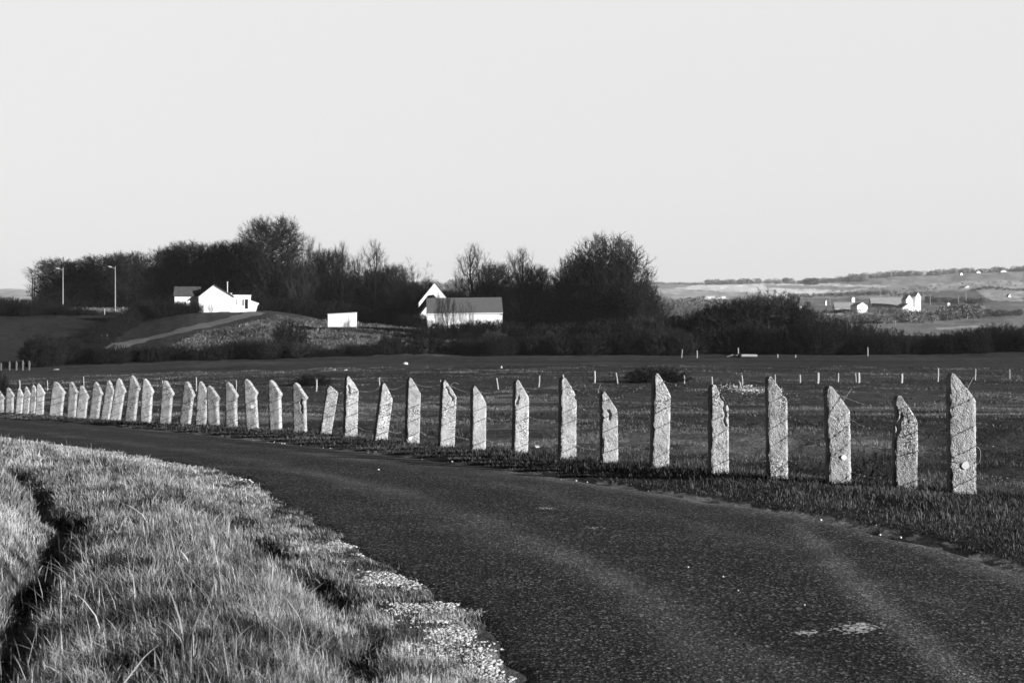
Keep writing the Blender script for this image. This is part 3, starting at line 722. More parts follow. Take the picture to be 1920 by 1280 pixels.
# (px of foot, foot row, px of top centre, top row, width px, style, extra)
POSTS = [
 (1803, 931, 1800, 697, 49, 'slant', dict(spot=(.02, .40, .042))),
 (1695, 929, 1698, 740, 43, 'slant', dict(notch=[(-1, 1.0, .12, .03)], crack=[(-.42, .75, -.30, 1.02, .03, .03)])),
 (1572, 915, 1567, 721, 44, 'slant', dict(spot=(.05, .42, .034), notch=[(-1, .52, .10, .018)])),
 (1457, 900, 1455, 703, 38, 'slant', dict(notch=[(1, 1.15, .03, .035)])),
 (1347, 887, 1347, 719, 36, 'slant', dict(crack=[(.30, .66, .24, .98, .016, .05), (.24, .98, -.12, 1.2, .018, .05)])),
 (1236, 872, 1240, 698, 34, 'slant', {}),
 (1142, 876, 1140, 732, 32, 'slant', dict(crack=[(.0, .74, -.1, .90, .03, .03)], notch=[(-1, .78, .03, .02)])),
 (1063, 861, 1065, 706, 32, 'slant', dict(notch=[(1, 1.0, .04, .035)])),
 (974, 852, 978, 711, 29, 'slant', dict(crack=[(-.35, .86, -.3, 1.0, .03, .03)])),
 (896, 847, 897, 722, 28, 'slant', dict(peak=1)),
 (836, 841, 842, 711, 29, 'slant', dict(crack=[(.3, .92, -.30, 1.2, .020, .05)])),
 (772, 834, 776, 707, 26, 'slant', dict(spot=(-.07, .16, .035))),
 (712, 829, 727, 717, 25, 'slant', dict(spot=(.0, .55, .035))),
 (656, 823, 660, 704, 25, 'slant', dict(crack=[(-.2, 1.02, -.35, 1.2, .03, .04)])),
 (608, 821, 625, 722, 23, 'slant', dict(flat=1)),
 (563, 812, 561, 716, 27, 'beak', dict(crack=[(.28, .50, .2, .85, .018, .05)])),
 (517, 807, 514, 711, 26, 'beak', {}),
 (474, 806, 468, 709, 25, 'beak', dict(spot=(.04, .62, .045))),
 (434, 803, 433, 715, 24, 'beak', {}),
 (401, 801, 398, 721, 24, 'beak', {}),
 (376, 801, 382, 714, 22, 'beak', {}),
 (346, 801, 356, 714, 23, 'beak', {}),
 (309, 797, 316, 712, 23, 'beak', {}),
 (273, 793, 278, 709, 22, 'beak', {}),
 (244, 790, 254, 703, 22, 'beak', {}),
 (216, 787, 228, 708, 21, 'beak', {}),
 (197, 786, 209, 712, 18, 'beak', {}),
 (176, 783, 185, 715, 20, 'beak', {}),
 (152, 780, 158, 722, 20, 'beak', {}),
 (134, 780, 138, 715, 18, 'beak', {}),
 (104, 780, 111, 715, 26, 'beak', dict(round=1)),
 (74, 777, 76, 719, 16, 'beak', {}),
 (61, 777, 65, 721, 13, 'beak', {}),
 (48, 777, 52, 724, 13, 'beak', {}),
 (35, 778, 39, 727, 13, 'beak', {}),
 (18, 777, 19, 726, 15, 'beak', {}),
 (1, 777, 1, 731, 13, 'beak', {}),
 (-22, 777, -20, 726, 14, 'beak', {}),
]
PLAB = {0: 'tall concrete post with large pale round spot at the right end of the row',
 1: 'shorter concrete post with broken left top, second from the right',
 2: 'pebbled concrete post with small pale round spot, third from the right',
 3: 'tall concrete post with a notched shoulder, fourth from the right',
 4: 'concrete post split by a deep crack from its top, fifth from the right',
 5: 'tall pointed concrete post in front of the bramble mound, sixth from the right',
 6: 'short stubby concrete post with chipped top, seventh from the right',
 7: 'concrete post with a chipped right shoulder, eighth from the right',
 8: 'slightly leaning concrete post with hollow near its top, ninth from the right',
 9: 'sharp pointed smooth concrete post without cracks, tenth from the right',
 10: 'concrete post with dark diagonal gash in its head, eleventh from the right',
 11: 'upright concrete post with a pale spot near its foot, twelfth from the right',
 12: 'right-leaning concrete post with pale spot halfway up, thirteenth from the right',
 13: 'slender tall concrete post with narrow spike top, fourteenth from the right',
 14: 'most tilted concrete post, leaning right with a blunt top',
 15: 'concrete post with beaked shoulder and vertical crack, just left of the most tilted post',
 16: 'darkly pitted beaked concrete post, second left of the most tilted post',
 17: 'beaked concrete post with bright pale patch, third left of the most tilted post',
 30: 'broad round-headed concrete post standing with gaps on both sides near the left end'}
ORD = ['zeroth', 'first', 'second', 'third', 'fourth', 'fifth', 'sixth', 'seventh', 'eighth', 'ninth', 'tenth', 'eleventh', 'twelfth', 'thirteenth',
       'fourteenth', 'fifteenth', 'sixteenth', 'seventeenth', 'eighteenth', 'nineteenth', 'twentieth', 'twenty-first', 'twenty-second', 'twenty-third', 'twenty-fourth', 'twenty-fifth', 'twenty-sixth', 'twenty-seventh', 'twenty-eighth', 'twenty-ninth', 'thirtieth']
# depth of the fence line for a given image column
_fx = np.array([p[0] for p in FENCE]); _fy = np.array([p[1] for p in FENCE]); _fp = 960 + F * _fx / _fy
_o = np.argsort(_fp)
def fence_depth(px): return float(np.interp(px, _fp[_o], _fy[_o]))
post_geo = []
def build_posts():
    for i, (fpx, fpy, tpx, tpy, wpx, st, ex) in enumerate(POSTS):
        d = fence_depth(fpx); x = xat(fpx, d); z0 = zat(fpy, d)
        z0 = gz(x, d) + .0 if i < 0 else z0
        ppm = F / d; h = (fpy - tpy) / ppm; w = wpx / ppm; lean = math.atan2((tpx - fpx) / ppm, h)
        if st == 'slant': lean = math.atan2(((tpx - fpx) + 0) / ppm, h)
        az = math.degrees(math.atan2(x, d))
        if i < 5: delta = 15
        elif i < 14: delta = 15
        elif i == 14: delta = 6
        else: delta = -17 + 4 * math.sin(i * 2.3)
        if i in (1, 3): delta = 12
        if st == 'beak': w *= .97
        t = .19; w *= 1.10 if i < 14 else 1.0; yaw = az - delta          # compass direction the back of the post points to
        w = max((w - t * abs(math.sin(math.radians(delta))) * .9) / math.cos(math.radians(delta)), .14)
        near = i < 16
        sl = {'slant': min(.32, .26 * h) if not ex.get('flat') else .12, 'beak': .36}[st]
        me = post_mesh(300 + i, w, t, h, st, sl, ex.get('crack'), rows=120 if i < 8 else (90 if near else 50), around=(26, 14) if i < 8 else ((18, 10) if near else (10, 6)), notch=ex.get('notch'))
        rooty = random.Random(i).uniform(-.02, .02)
        root = empty('concrete_post', (x, d, z0 - .02), -math.radians(yaw))
        lab = PLAB.get(i)
        if not lab:
            k_ = len(POSTS) - 1 - i      # 0 is off frame
            lab = 'grey beaked concrete post by the road, %s from the left end of the row' % ORD[max(k_, 1)]
            if k_ == 0: lab = 'beaked concrete post just past the left end of the row'
        tag(root, lab, 'fence post', 'concrete posts along the road')
        root.rotation_euler = (rooty, lean, -math.radians(yaw))
        link_mesh('shaft', me, M['concrete'], root)
        if ex.get('spot'):
            sx_, sz_, sr = ex['spot']; mb = MB(); rs = random.Random(i)
            n = 18; pts = []
            for k_ in range(n):
                a_ = 2 * math.pi * k_ / n; r_ = sr * (1 + rs.uniform(-.08, .08)); pts.append((sx_ + r_ * math.cos(a_), sz_ + r_ * math.sin(a_)))
            mb.prism_y(pts, -t / 2 - .012, -t / 2 + .01); sp_ = mb.build('pale_spot', M['lichen'], root)
            sp_['label'] = 'pale round spot'
        post_geo.append((root, w, t, h, lean, d))
    bpy.context.view_layer.update()
build_posts()
# ---------------------------------------------------------------- barbed wires along the road side of the posts
def build_wires():
    rs = random.Random(5)
    names = [('topmost barbed wire strand on the concrete posts', 1.20), ('second barbed wire strand from the top of the concrete posts', .87),
             ('third barbed wire strand from the top of the concrete posts', .62), ('lowest barbed wire strand just above the verge grass', .27)]
    for s, (lab, hz) in enumerate(names):
        pts = []
        for i, (root, w, t, h, lean, d) in enumerate(post_geo):
            zz = hz * (1 if d < 30 else .95) + rs.uniform(-.05, .05)
            zz = min(zz, h - .10)
            wtop = w / 2 - .0
            if zz > h - .30: wtop = w / 2 - .75 * w * max(0, (zz - (h - .30)) / .30)
            R_ = root.matrix_world
            a_ = R_ @ Vector((wtop + .006, -t / 2 + .03, zz)); b_ = R_ @ Vector((-w / 2 + .02, t / 2 + .012, zz - rs.uniform(-.015, .03)))
            pts.append((a_, b_))
        first = pts[0][0]; line = [first + Vector((2.6, -2.9, -.03)), first + Vector((1.3, -1.45, -.09 - rs.uniform(0, .05)))]
        for k_, (a_, b_) in enumerate(pts):
            line += [a_, b_]
            if k_ < len(pts) - 1:
                c_ = pts[k_ + 1][0]; sag = rs.uniform(.0, .06)
                for q in (.25, .5, .75): line.append(b_.lerp(c_, q) - Vector((0, 0, sag * 4 * q * (1 - q) + rs.uniform(-.006, .006))))
        mb = MB(); rad = .0036 if s != 1 else .0036
        mb.tube(line, [rad * max(1, p.y / 22) for p in line], 4)
        # barbs
        for p, q in zip(line[:-1], line[1:]):
            if p.y > 32: break
            L = (q - p).length; k_ = 0.03
            while k_ < L:
                c_ = p.lerp(q, k_ / L)
                for _ in range(2):
                    dv = Vector((rs.uniform(-1, 1), rs.uniform(-1, 1), rs.uniform(-1, 1))).normalized() * .017
                    mb.tube([c_ - dv, c_ + dv], .0026, 3, cap=False)
                k_ += .085
        mb.build('barbed_wire', M['wire']); o = COL.objects[-1]
        tag(o, lab, 'wire', 'barbed wire strands of the roadside fence')
build_wires()
def loose_wire(name, pts, lab, r=.003):
    mb = MB(); mb.tube(smooth3(pts), r, 4); tag(mb.build(name, M['wire']), lab, 'wire')
def smooth3(P, it=2):
    P = [Vector(p) for p in P]
    for _ in range(it):
        Q = [P[0]]
        for a_, b_ in zip(P[:-1], P[1:]): Q += [a_.lerp(b_, .25), a_.lerp(b_, .75)]
        Q.append(P[-1]); P = Q
    return P
def P3(px, py, d): return (xat(px, d), d, zat(py, d))
loose_wire('wire_loop', [P3(1822, 835, 16.7), P3(1833, 837, 16.7), P3(1839, 845, 16.7), P3(1838, 862, 16.7), P3(1834, 870, 16.7), P3(1826, 868, 16.7)], 'bent wire loop sticking out right of the tall end post')
loose_wire('wire_end', [P3(1810, 737, 16.8), P3(1822, 712, 16.8), P3(1828, 704, 16.8)], 'loose wire end rising beside the tip of the tall end post')
loose_wire('wire_end', [P3(1575, 760, 18), P3(1586, 744, 18), P3(1597, 728, 18)], 'loose wire end poking from the third post from the right')
loose_wire('wire_end', [P3(1131, 775, 21.4), P3(1127, 750, 21.4), P3(1120, 736, 21.4), P3(1126, 720, 21.4)], 'bent wire hooked beside the short stubby post')
loose_wire('wire_end', [P3(845, 722, 27), P3(852, 716, 27), P3(860, 720, 27)], 'short curled wire at the head of the gashed post')

# ---------------------------------------------------------------- pasture stakes
STAKES = [(37, 713, 729, 0, 2), (89, 713, 732, 0, 1.5), (157, 706, 731, 0, 1.5), (305, 713, 733, 0, 2), (368, 707, 733, 0, 2), (443, 712, 731, 0, 1.5),
 (593, 711, 734, 1, 3), (712, 708, 734, -1, 2), (829, 712, 730, -3, 2), (934, 708, 730, -3, 2.5), (1010, 704, 726, 2, 2.5), (1056, 702, 722, 0, 3), (1115, 695, 718, 0, 3.5),
 (1158, 698, 719, -3, 2.5), (1283, 704, 719, 0, 2.5), (1335, 706, 726, 0, 3), (1392, 703, 721, -1, 2.5), (1388, 714, 722, -2, 2), (1453, 702, 720, 0, 2.5), (1500, 702, 718, 0, 3),
 (1533, 698, 719, 1, 5), (1571, 699, 716, 1, 3), (1605, 699, 717, -1, 2), (1610, 698, 718, 0, 5), (1690, 700, 718, 1, 5), (1758, 690, 716, 1.5, 3), (1828, 691, 713, 1.5, 2.5), (1893, 692, 711, 0, 2)]
STAKES2 = [(1278, 655, 671, 1.5, 1.5), (1307, 657, 671, 0, 2), (1384, 652, 667, 0, 2), (1458, 664, 670, 0, 2.2), (1491, 665, 670, 1, 2.2), (1627, 651, 667, 0, 2)]
STAKES3 = [(158, 642, 655, 0, 2), (182, 632, 645, 1, 2.5), (190, 628, 648, 1, 3), (201, 627, 642, 0, 2)]
STAKES4 = [(128, 576, 587, 0, 1.6), (196, 578, 590, 0, 1.6), (230, 576, 590, 0, 2)]
def stakes(lst, y0, y1, labf, group, fixed=None):
    for i, (px, t_, b_, ln, wp) in enumerate(lst):
        x, y = hit(px, b_, y0, y1) if fixed is None else (xat(px, fixed(px)), fixed(px))
        ppm = F / y; h = max((b_ - t_) / ppm, .3); w = max(wp / ppm, .05); z = gz(x, y)
        rs = random.Random(i * 7 + int(px)); mb = MB(); n = 6; prev = []
        mb.tube([(0, 0, -.2), (.01, 0, h * .5), (-.01, 0, h * .97), (0, 0, h)], [w * .5, w * .5, w * .48, w * .33], 7)
        o = mb.build('wooden_stake', M['stake'], None, (x, y, z)); o.rotation_euler = (rs.uniform(-.03, .03), math.atan2(ln * -1.0 if ln < 0 else ln, b_ - t_) * (1 if ln > 0 else -1), 0)
        tag(o, labf(i), 'stake', group)
stakes(STAKES, 60, 190, lambda i: 'pale wooden stake in the pasture row, %s from the left' % (ORD[i + 1]), 'stakes across the pasture')
stakes(STAKES2, 150, 203, lambda i: 'thin pale stake at the far hedge foot, %s from the left' % ORD[i + 1], 'stakes at the far pasture edge')
stakes(STAKES3, 204, 300, lambda i: 'pale post beside the lower end of the stony track, %s from the left' % ORD[i + 1], 'posts beside the stony track')
stakes(STAKES4, 280, 330, lambda i: 'small field post below the street lamps, %s from the left' % ORD[i + 1], 'posts below the street lamps')
# short row of tapered posts at far left edge of the pasture
for i, (px, t_) in enumerate([(2, 679), (18, 677), (31, 676), (43, 674), (55, 675)]):
    x, y = hit(px, 694, 90, 200); ppm = F / y; h = (693 - t_) / ppm; k_ = h / 1.1; mb = MB()
    mb.prism_y([(-.07 * k_, -.3), (.07 * k_, -.3), (.08 * k_, h * .5), (.14 * k_, h * .62), (.02, h), (-.05 * k_, h), (-.08 * k_, h * .6)], -.05, .05)
    o = mb.build('concrete_post', M['old_concrete'], None, (x, y, gz(x, y))); tag(o, 'small distant concrete post at the left edge of the pasture, %s from the left' % ORD[i + 1], 'fence post', 'distant concrete posts at far left')
# pale log and stump at the hedge foot, white stones in the pasture
x, y = hit(1392, 670, 150, 203); z = gz(x, y)
mb = MB(); mb.tube([(-.9, 0, .18), (.2, .05, .22), (2.0, .1, .20)], [.16, .19, .17], 9)
tag(mb.build('log', M['stake'], None, (x, y, z)), 'long pale fallen log lying at the hedge foot', 'log')
mb = MB(); mb.tube([(-1.9, .1, .1), (-1.2, 0, .25), (-.5, -.1, .15)], [.08, .15, .1], 8)
tag(mb.build('log', M['stake'], None, (x - .2, y - .3, z)), 'short crooked pale log left of the long one', 'log')
mb = MB(); mb.tube([(0, 0, -.1), (0, 0, .5)], [.3, .24], 9)
tag(mb.build('tree_stump', M['twig_dark'], None, (x - .45, y - .6, z)), 'dark stump standing between the two pale logs', 'stump')
def rock(px, py, wpx, hpx, lab, y0=60, y1=203, mat='stone', seed=1):
    import bmesh
    x, y = hit(px, py, y0, y1); ppm = F / y; bm = bmesh.new(); bmesh.ops.create_icosphere(bm, subdivisions=3, radius=1)
    for v in bm.verts:
        f_ = 1 + .25 * mnoise.noise(v.co * 1.6 + Vector((seed * 3.1, 0, 0))) + .1 * mnoise.noise(v.co * 5 + Vector((seed, 1, 0)))
        v.co = Vector((v.co.x * f_ * wpx / ppm / 2, v.co.y * f_ * wpx / ppm / 2, v.co.z * f_ * hpx / ppm))
    me = bpy.data.meshes.new('stone'); bm.to_mesh(me); bm.free()
    o = link_mesh('stone', me, M[mat], None, (x, y, gz(x, y))); tag(o, lab, 'stone')
rock(760, 683, 11, 4, 'whitish boulder at the far side of the pasture', seed=1)
rock(627, 694, 6, 1.8, 'left one of two flat white stones in the pasture', seed=2)
rock(648, 694, 9, 1.8, 'wider right one of two flat white stones in the pasture', seed=3)
rock(940, 690, 4, 4, 'small round white stone alone in mid pasture', seed=4)
rock(1006, 838, 11, 4, 'white stone lying just behind the fence mid row', 18, 60, seed=5)
rock(106, 693, 12, 1.2, 'thin flat white stone by the shrubs at far left', 100, 203, seed=6)
for k_, (px, py, w_) in enumerate([(710, 882, 6), (1650, 1004, 7), (1688, 1009, 8), (1290, 1073, 6), (1356, 1091, 6), (1508, 1145, 6), (1384, 1117, 5)]):
    d = EYE * F / (py - 640) if k_ else 19.6
    x = xat(px, d); import bmesh
    bm = bmesh.new(); bmesh.ops.create_icosphere(bm, subdivisions=2, radius=w_ / (F / d) / 2 * .72)
    for v in bm.verts: v.co *= 1 + .3 * mnoise.noise(v.co * 60 + Vector((k_, 0, 0))); v.co.z *= .7
    me = bpy.data.meshes.new('pebble'); bm.to_mesh(me); bm.free()
    tag(link_mesh('pebble', me, M['lichen'], None, (x, d, (road_z(x, d) + .002) if k_ not in (1, 2) else gz(x, d) + .01)), ['white pebble high up in the far lane of the road', 'left one of two white pebbles at the verge edge', 'right one of two white pebbles at the verge edge',
        'upper left white pebble in the road centre', 'larger white pebble below the upper left one', 'lowest white pebble in the road centre', 'small white pebble in mid road'][k_], 'pebble')

# ---------------------------------------------------------------- trees and shrubs
def ribbons(P0, P1, P2, W, rs):
    """thin tapered twigs as bent strips, numpy"""
    n = len(P0); s = rs.normal(0, 1, (n, 3)); d = P2 - P0
    s = np.cross(s, d); s /= np.maximum(np.linalg.norm(s, axis=1, keepdims=True), 1e-6); s = s * W[:, None] * .5
    V = np.stack([P0 - s, P0 + s, P1 - s * .75, P1 + s * .75, P2], 1); k_ = np.arange(n)[:, None] * 5
    return V.reshape(-1, 3), k_ + [0, 1, 3, 2], k_ + [2, 3, 4]
def unit(v): return v / np.maximum(np.linalg.norm(v, axis=-1, keepdims=True), 1e-9)
def tree_proto(seed, H, kind):
    """returns (trunk mesh, crown mesh): a bare winter tree of height H"""
    rs = RS(seed); mb = MB()
    S = dict(dome=dict(clear=.12, n1=230, n2=11, n3=11, R=.40, up=.8, stems=1, tl=.055, tw=.0020, pw=2.3, wide=.52, lob=.16),
             broom=dict(clear=.0, n1=420, n2=13, n3=11, R=.40, up=.8, stems=9, tl=.05, tw=.0023, pw=2.15, wide=.42, lob=.05),
             spire=dict(clear=.16, n1=46, n2=11, n3=10, R=.22, up=1.5, stems=1, tl=.055, tw=.0012, pw=1.5, wide=.36, lob=.22),
             open=dict(clear=.26, n1=38, n2=11, n3=11, R=.34, up=1.1, stems=2, tl=.065, tw=.0012, pw=1.9, wide=.5, lob=.25),
             round=dict(clear=.0, n1=190, n2=13, n3=12, R=.62, up=.35, stems=7, tl=.06, tw=.0028, pw=2.2, wide=.40, lob=.12),
             shrub=dict(clear=.0, n1=110, n2=12, n3=11, R=.85, up=.3, stems=9, tl=.11, tw=.0062, pw=2.2, wide=.32, lob=.16))[kind]
    stems = []; low = kind in ('broom', 'round', 'shrub')
    for s in range(S['stems']):
        a_ = rs.uniform(0, 6.28); b0 = np.array([math.cos(a_), math.sin(a_), 0]) * (0 if S['stems'] == 1 else H * rs.uniform(.01, .05 if kind != 'shrub' else .25))
        ln = rs.uniform(.0, .05 if S['stems'] == 1 else .30); top = b0 + np.array([math.cos(a_) * ln, math.sin(a_) * ln, 1.0]) * H * (rs.uniform(.84, .92) if S['stems'] == 1 else rs.uniform(.5, .8))
        pts = [b0 + (top - b0) * q + np.r_[rs.normal(0, .014 * H, 2), 0] * (q > 0) * (q < 1) for q in (0, .15, .3, .5, .7, .85, 1)]
        pts[0] = pts[0] - np.array([0, 0, .02 * H])
        r0 = H * (.017 if S['stems'] == 1 else .008)
        mb.tube([tuple(p) for p in pts], [r0 * 1.25, r0, r0 * .85, r0 * .65, r0 * .42, r0 * .25, r0 * .08], 7); stems.append(np.array(pts))
    lob = [(rs.uniform(0, 6.28), rs.uniform(.2, .95), 1 + rs.normal(0, 1) * S['lob']) for _ in range(12)]
    def env(phi, q):       # q: 0 at the bottom of the crown, 1 at its top
        wd = S['wide']; k_ = (q - wd) / (1 - wd) if q > wd else (wd - q) / wd
        r = S['R'] * H * max(1 - abs(k_) ** (S['pw'] if q > wd else 2.0), 0) ** (1 / (S['pw'] if q > wd else 2.6))
        if low and q < wd: r = max(r, S['R'] * H * .86)
        for p_, tt, kk in lob:
            w = math.exp(-((np.angle(np.exp(1j * (phi - p_)))) / .6) ** 2 - ((q - tt) / .18) ** 2); r = r * (1 + (kk - 1) * w)
        return r
    L1 = []
    for k_ in range(S['n1']):
        u_ = (k_ + rs.uniform(0, 1)) / S['n1']; q = .06 + .93 * u_ ** (.62 if kind in ('dome', 'broom') else .8); phi = k_ * 2.39996 + rs.normal(0, .35); re = env(phi, q) * rs.uniform(.62, .97) ** .7
        te = S['clear'] + (1 - S['clear']) * q; p2 = np.array([math.cos(phi) * re, math.sin(phi) * re, te * H * .95])
        st = stems[k_ % len(stems)]
        if S['stems'] > 1: st = stems[int(np.argmin([np.hypot(*(s_[-1][:2] - p2[:2])) + rs.uniform(0, .12) * H for s_ in stems]))]
        tb = (max(te - .16 * S['up'] - .35 * re / H, S['clear'] * .9 + .02) if not low else rs.uniform(.0, .6) * te)
        i = float(np.interp(min(tb / .9, 1), [0, .15, .3, .5, .7, .85, 1], range(7))); i0 = int(min(i, 5)); p0 = st[i0] + (st[i0 + 1] - st[i0]) * (i - i0)
        mid = (p0 + p2) / 2; mid[:2] = p0[:2] + (p2[:2] - p0[:2]) * .66; mid[2] -= .02 * H
        r1 = H * .0055 * (1.1 - .6 * q); L1.append((p0, mid, p2))
        mb.tube([tuple(p0), tuple(mid), tuple(p2)], [r1, r1 * .6, r1 * .2], 4, cap=False)
    A = np.array([l[0] for l in L1]); B = np.array([l[1] for l in L1]); C = np.array([l[2] for l in L1]); n1, n2, n3 = len(L1), S['n2'], S['n3']
    def bez(a_, b_, c_, t): t = t[..., None]; return a_ * (1 - t) ** 2 + 2 * b_ * t * (1 - t) + c_ * t * t
    t = rs.uniform(.25, 1.0, (n1, n2)); p = bez(A[:, None], B[:, None], C[:, None], t)
    d = unit((C - A))[:, None] * .6 + rs.normal(0, .8 if kind in ('dome', 'broom') else .5, (n1, n2, 3)); d[..., 2] += .5 * S['up']; d = unit(d)
    ln = H * (.13 if kind in ('dome', 'broom') else .11) * rs.uniform(.5, 1.1, (n1, n2)) * (1.2 - .5 * t)
    P0 = p.reshape(-1, 3); P2 = P0 + (d * ln[..., None]).reshape(-1, 3); P1 = (P0 + P2) / 2 + rs.normal(0, .007 * H, P0.shape); P1[:, 2] -= .006 * H
    V1, Q1, T1 = ribbons(P0, P1, P2, np.full(len(P0), H * S['tw'] * 2.0), rs)
    n = len(P0); t = rs.uniform(.1, 1.0, (n, n3)); q = bez(P0[:, None], P1[:, None], P2[:, None], t)
    d = unit(P2 - P0)[:, None] * .8 + rs.normal(0, .5, (n, n3, 3)); d[..., 2] += .45 * S['up']; d = unit(d)
    ln = H * S['tl'] * rs.uniform(.35, 1.15, (n, n3))
    R0 = q.reshape(-1, 3); R2 = R0 + (d * ln[..., None]).reshape(-1, 3); R1 = (R0 + R2) / 2 + rs.normal(0, .004 * H, R0.shape)
    V2, Q2, T2 = ribbons(R0, R1, R2, H * S['tw'] * rs.uniform(.6, 1.3, len(R0)), rs)
    V = np.vstack([V1, V2]); Q = np.vstack([Q1, Q2 + len(V1)]); T_ = np.vstack([T1, T2 + len(V1)])
    crown = np_mesh('crown', V / H, Q, T_)
    tm = bpy.data.meshes.new('trunk'); tm.from_pydata([(a_ / H, b_ / H, c_ / H) for a_, b_, c_ in mb.v], [], mb.f); tm.update()
    tm.materials.append(M['bark'])
    zz = np.percentile(V[:, 2], 99.2) / H; ww = (np.percentile(V[:, 0], 99) - np.percentile(V[:, 0], 1)) / H
    return tm, crown, zz, ww
PROTO = {}
for kd, cnt in (('dome', 3), ('broom', 2), ('spire', 3), ('open', 2), ('round', 2), ('shrub', 5)):
    PROTO[kd] = [tree_proto(700 + 13 * k_ + len(kd) * 31, {'shrub': 3.0, 'round': 8.0}.get(kd, 15.0), kd) for k_ in range(cnt)]
CROWN_MAT = {}
def plant(name, kind, px, top, base, wpx, d, label, cat, group=None, tone='twig', seed=0, sink=.1):
    """a tree or shrub standing at bearing px, depth d; top and base are photo rows it spans"""
    rs = random.Random(seed * 31 + int(px * 7)); pr = PROTO[kind]; tm, cm, zz, ww = pr[rs.randrange(len(pr))]
    x = xat(px, d); zg = gz(x, d); zt = zat(top, d); h = max(zt - zg, .6); w = wpx / (F / d)
    if kind in ('shrub', 'round'): w = max(w, 1.25 * h)
    key = (cm.name, tone)
    if key not in CROWN_MAT:
        c2 = cm.copy(); c2.materials.clear(); c2.materials.append(M[tone]); CROWN_MAT[key] = c2
    root = empty(name, (x, d, zg - sink), rs.uniform(0, 6.28)); tag(root, label, cat, group)
    sz = h / zz; sxy = w / ww; root.scale = (sxy, sxy, sz)
    link_mesh('trunk' if kind != 'shrub' else 'stems', tm, None, root); link_mesh('crown', CROWN_MAT[key], None, root)
    return root
T_ = [ # px, top, width, depth, kind, tone, label
 (118, 486, 96, 322, 'dome', 'twig', 'rounded bare tree at the left end of the wood behind the lamps'),
 (160, 505, 60, 335, 'dome', 'twig', 'lower bare tree filling the dip right of the leftmost tree'),
 (196, 480, 84, 318, 'dome', 'twig', 'bare spreading tree directly behind the nearer street lamp'),
 (243, 474, 80, 312, 'dome', 'twig', 'bare tree just right of the nearer street lamp'),
 (283, 471, 60, 330, 'open', 'twig_pale', 'airy bare tree with sky showing through beside the nearer lamp tree'),
 (318, 466, 60, 325, 'dome', 'twig', 'bare tree above the left end of the bungalow roof'),
 (350, 455, 90, 320, 'dome', 'twig', 'broad bare tree above the left wing of the bungalow'),
 (404, 457, 70, 316, 'dome', 'twig_dark', 'dark bare tree above the bungalow gable'),
 (447, 452, 90, 312, 'dome', 'twig_dark', 'dense dark tree above the flue of the bungalow'),
 (511, 410, 104, 306, 'dome', 'twig', 'tallest dome shaped bare tree of the wood right of the bungalow'),
 (560, 462, 70, 300, 'open', 'twig_pale', 'pale branched bare tree leaning against the tallest dome tree'),
 (584, 446, 50, 318, 'spire', 'twig_pale', 'slim feathery tree right of the tallest dome tree'),
 (612, 470, 70, 305, 'dome', 'twig', 'lower dark tree between the dome tree and the shed'),
 (640, 455, 46, 300, 'spire', 'twig', 'slim spiky bare tree directly above the white shed'),
 (668, 478, 44, 312, 'spire', 'twig', 'short slim tree between the two spiky ones above the shed'),
 (701, 452, 60, 298, 'spire', 'twig', 'tall spiky bare tree right of the white shed'),
 (735, 498, 60, 300, 'dome', 'twig', 'low bare tree left of the pale open tree'),
 (766, 489, 76, 295, 'open', 'twig_pale', 'pale open bare tree left of the steep gable house'),
 (801, 520, 44, 300, 'spire', 'twig', 'small thin tree behind the steep white gable'),
 (862, 505, 34, 290, 'open', 'twig_pale', 'thin crooked tree with few branches behind the barn roof'),
 (888, 459, 78, 285, 'spire', 'twig', 'tall bare tree rising behind the middle of the barn roof'),
 (930, 494, 66, 292, 'dome', 'twig', 'low bare tree between the two tall ones behind the barn'),
 (975, 467, 84, 280, 'spire', 'twig', 'tall feathery bare tree right of the barn'),
 (1003, 500, 60, 284, 'dome', 'twig', 'lower bare tree on the right flank of the feathery tree'),
 (1080, 484, 72, 278, 'broom', 'twig', 'bare tree with thin tips left of the great broom tree'),
 (1052, 520, 40, 280, 'spire', 'twig', 'small bare tree at the left foot of the great broom tree'),
 (1141, 450, 124, 270, 'broom', 'twig', 'great dense broom shaped tree, largest right of the barn'),
 (1196, 535, 84, 262, 'broom', 'twig', 'lower rounded tree on the right shoulder of the great broom tree'),
 (1224, 575, 60, 256, 'round', 'twig', 'low round tree right below the shoulder tree'),
]
for i, (px, tp, w, d, kd, tn, lab) in enumerate(T_):
    plant('bare_tree', kd, px, tp, 0, w * 1.22, d, lab, 'tree', 'bare trees of the wood', tn, i)
# second rank of trees behind, closing the wood
rs = random.Random(3)
def skyline(px):
    return np.interp(px, [70, 100, 150, 200, 300, 340, 400, 450, 480, 540, 600, 650, 720, 780, 800, 850, 900, 1000, 1040, 1090, 1200],
                     [560, 510, 505, 505, 495, 480, 478, 475, 470, 475, 490, 500, 505, 525, 545, 545, 520, 530, 545, 520, 560])
for i, px in enumerate(range(100, 1190, 24)):
    if 785 < px < 860: top = 545
    else: top = float(skyline(px)) + rs.uniform(2, 22)
    d = 340 + rs.uniform(-8, 22) if px < 700 else 300 + rs.uniform(0, 15)
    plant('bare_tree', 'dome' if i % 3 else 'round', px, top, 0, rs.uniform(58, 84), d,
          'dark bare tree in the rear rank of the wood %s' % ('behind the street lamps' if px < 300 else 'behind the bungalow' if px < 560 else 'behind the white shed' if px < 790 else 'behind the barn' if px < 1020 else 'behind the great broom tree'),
          'tree', 'rear trees %s' % ('behind the lamps' if px < 300 else 'behind the bungalow' if px < 560 else 'behind the shed' if px < 790 else 'behind the barn' if px < 1020 else 'behind the broom tree'), 'twig_dark', 100 + i)
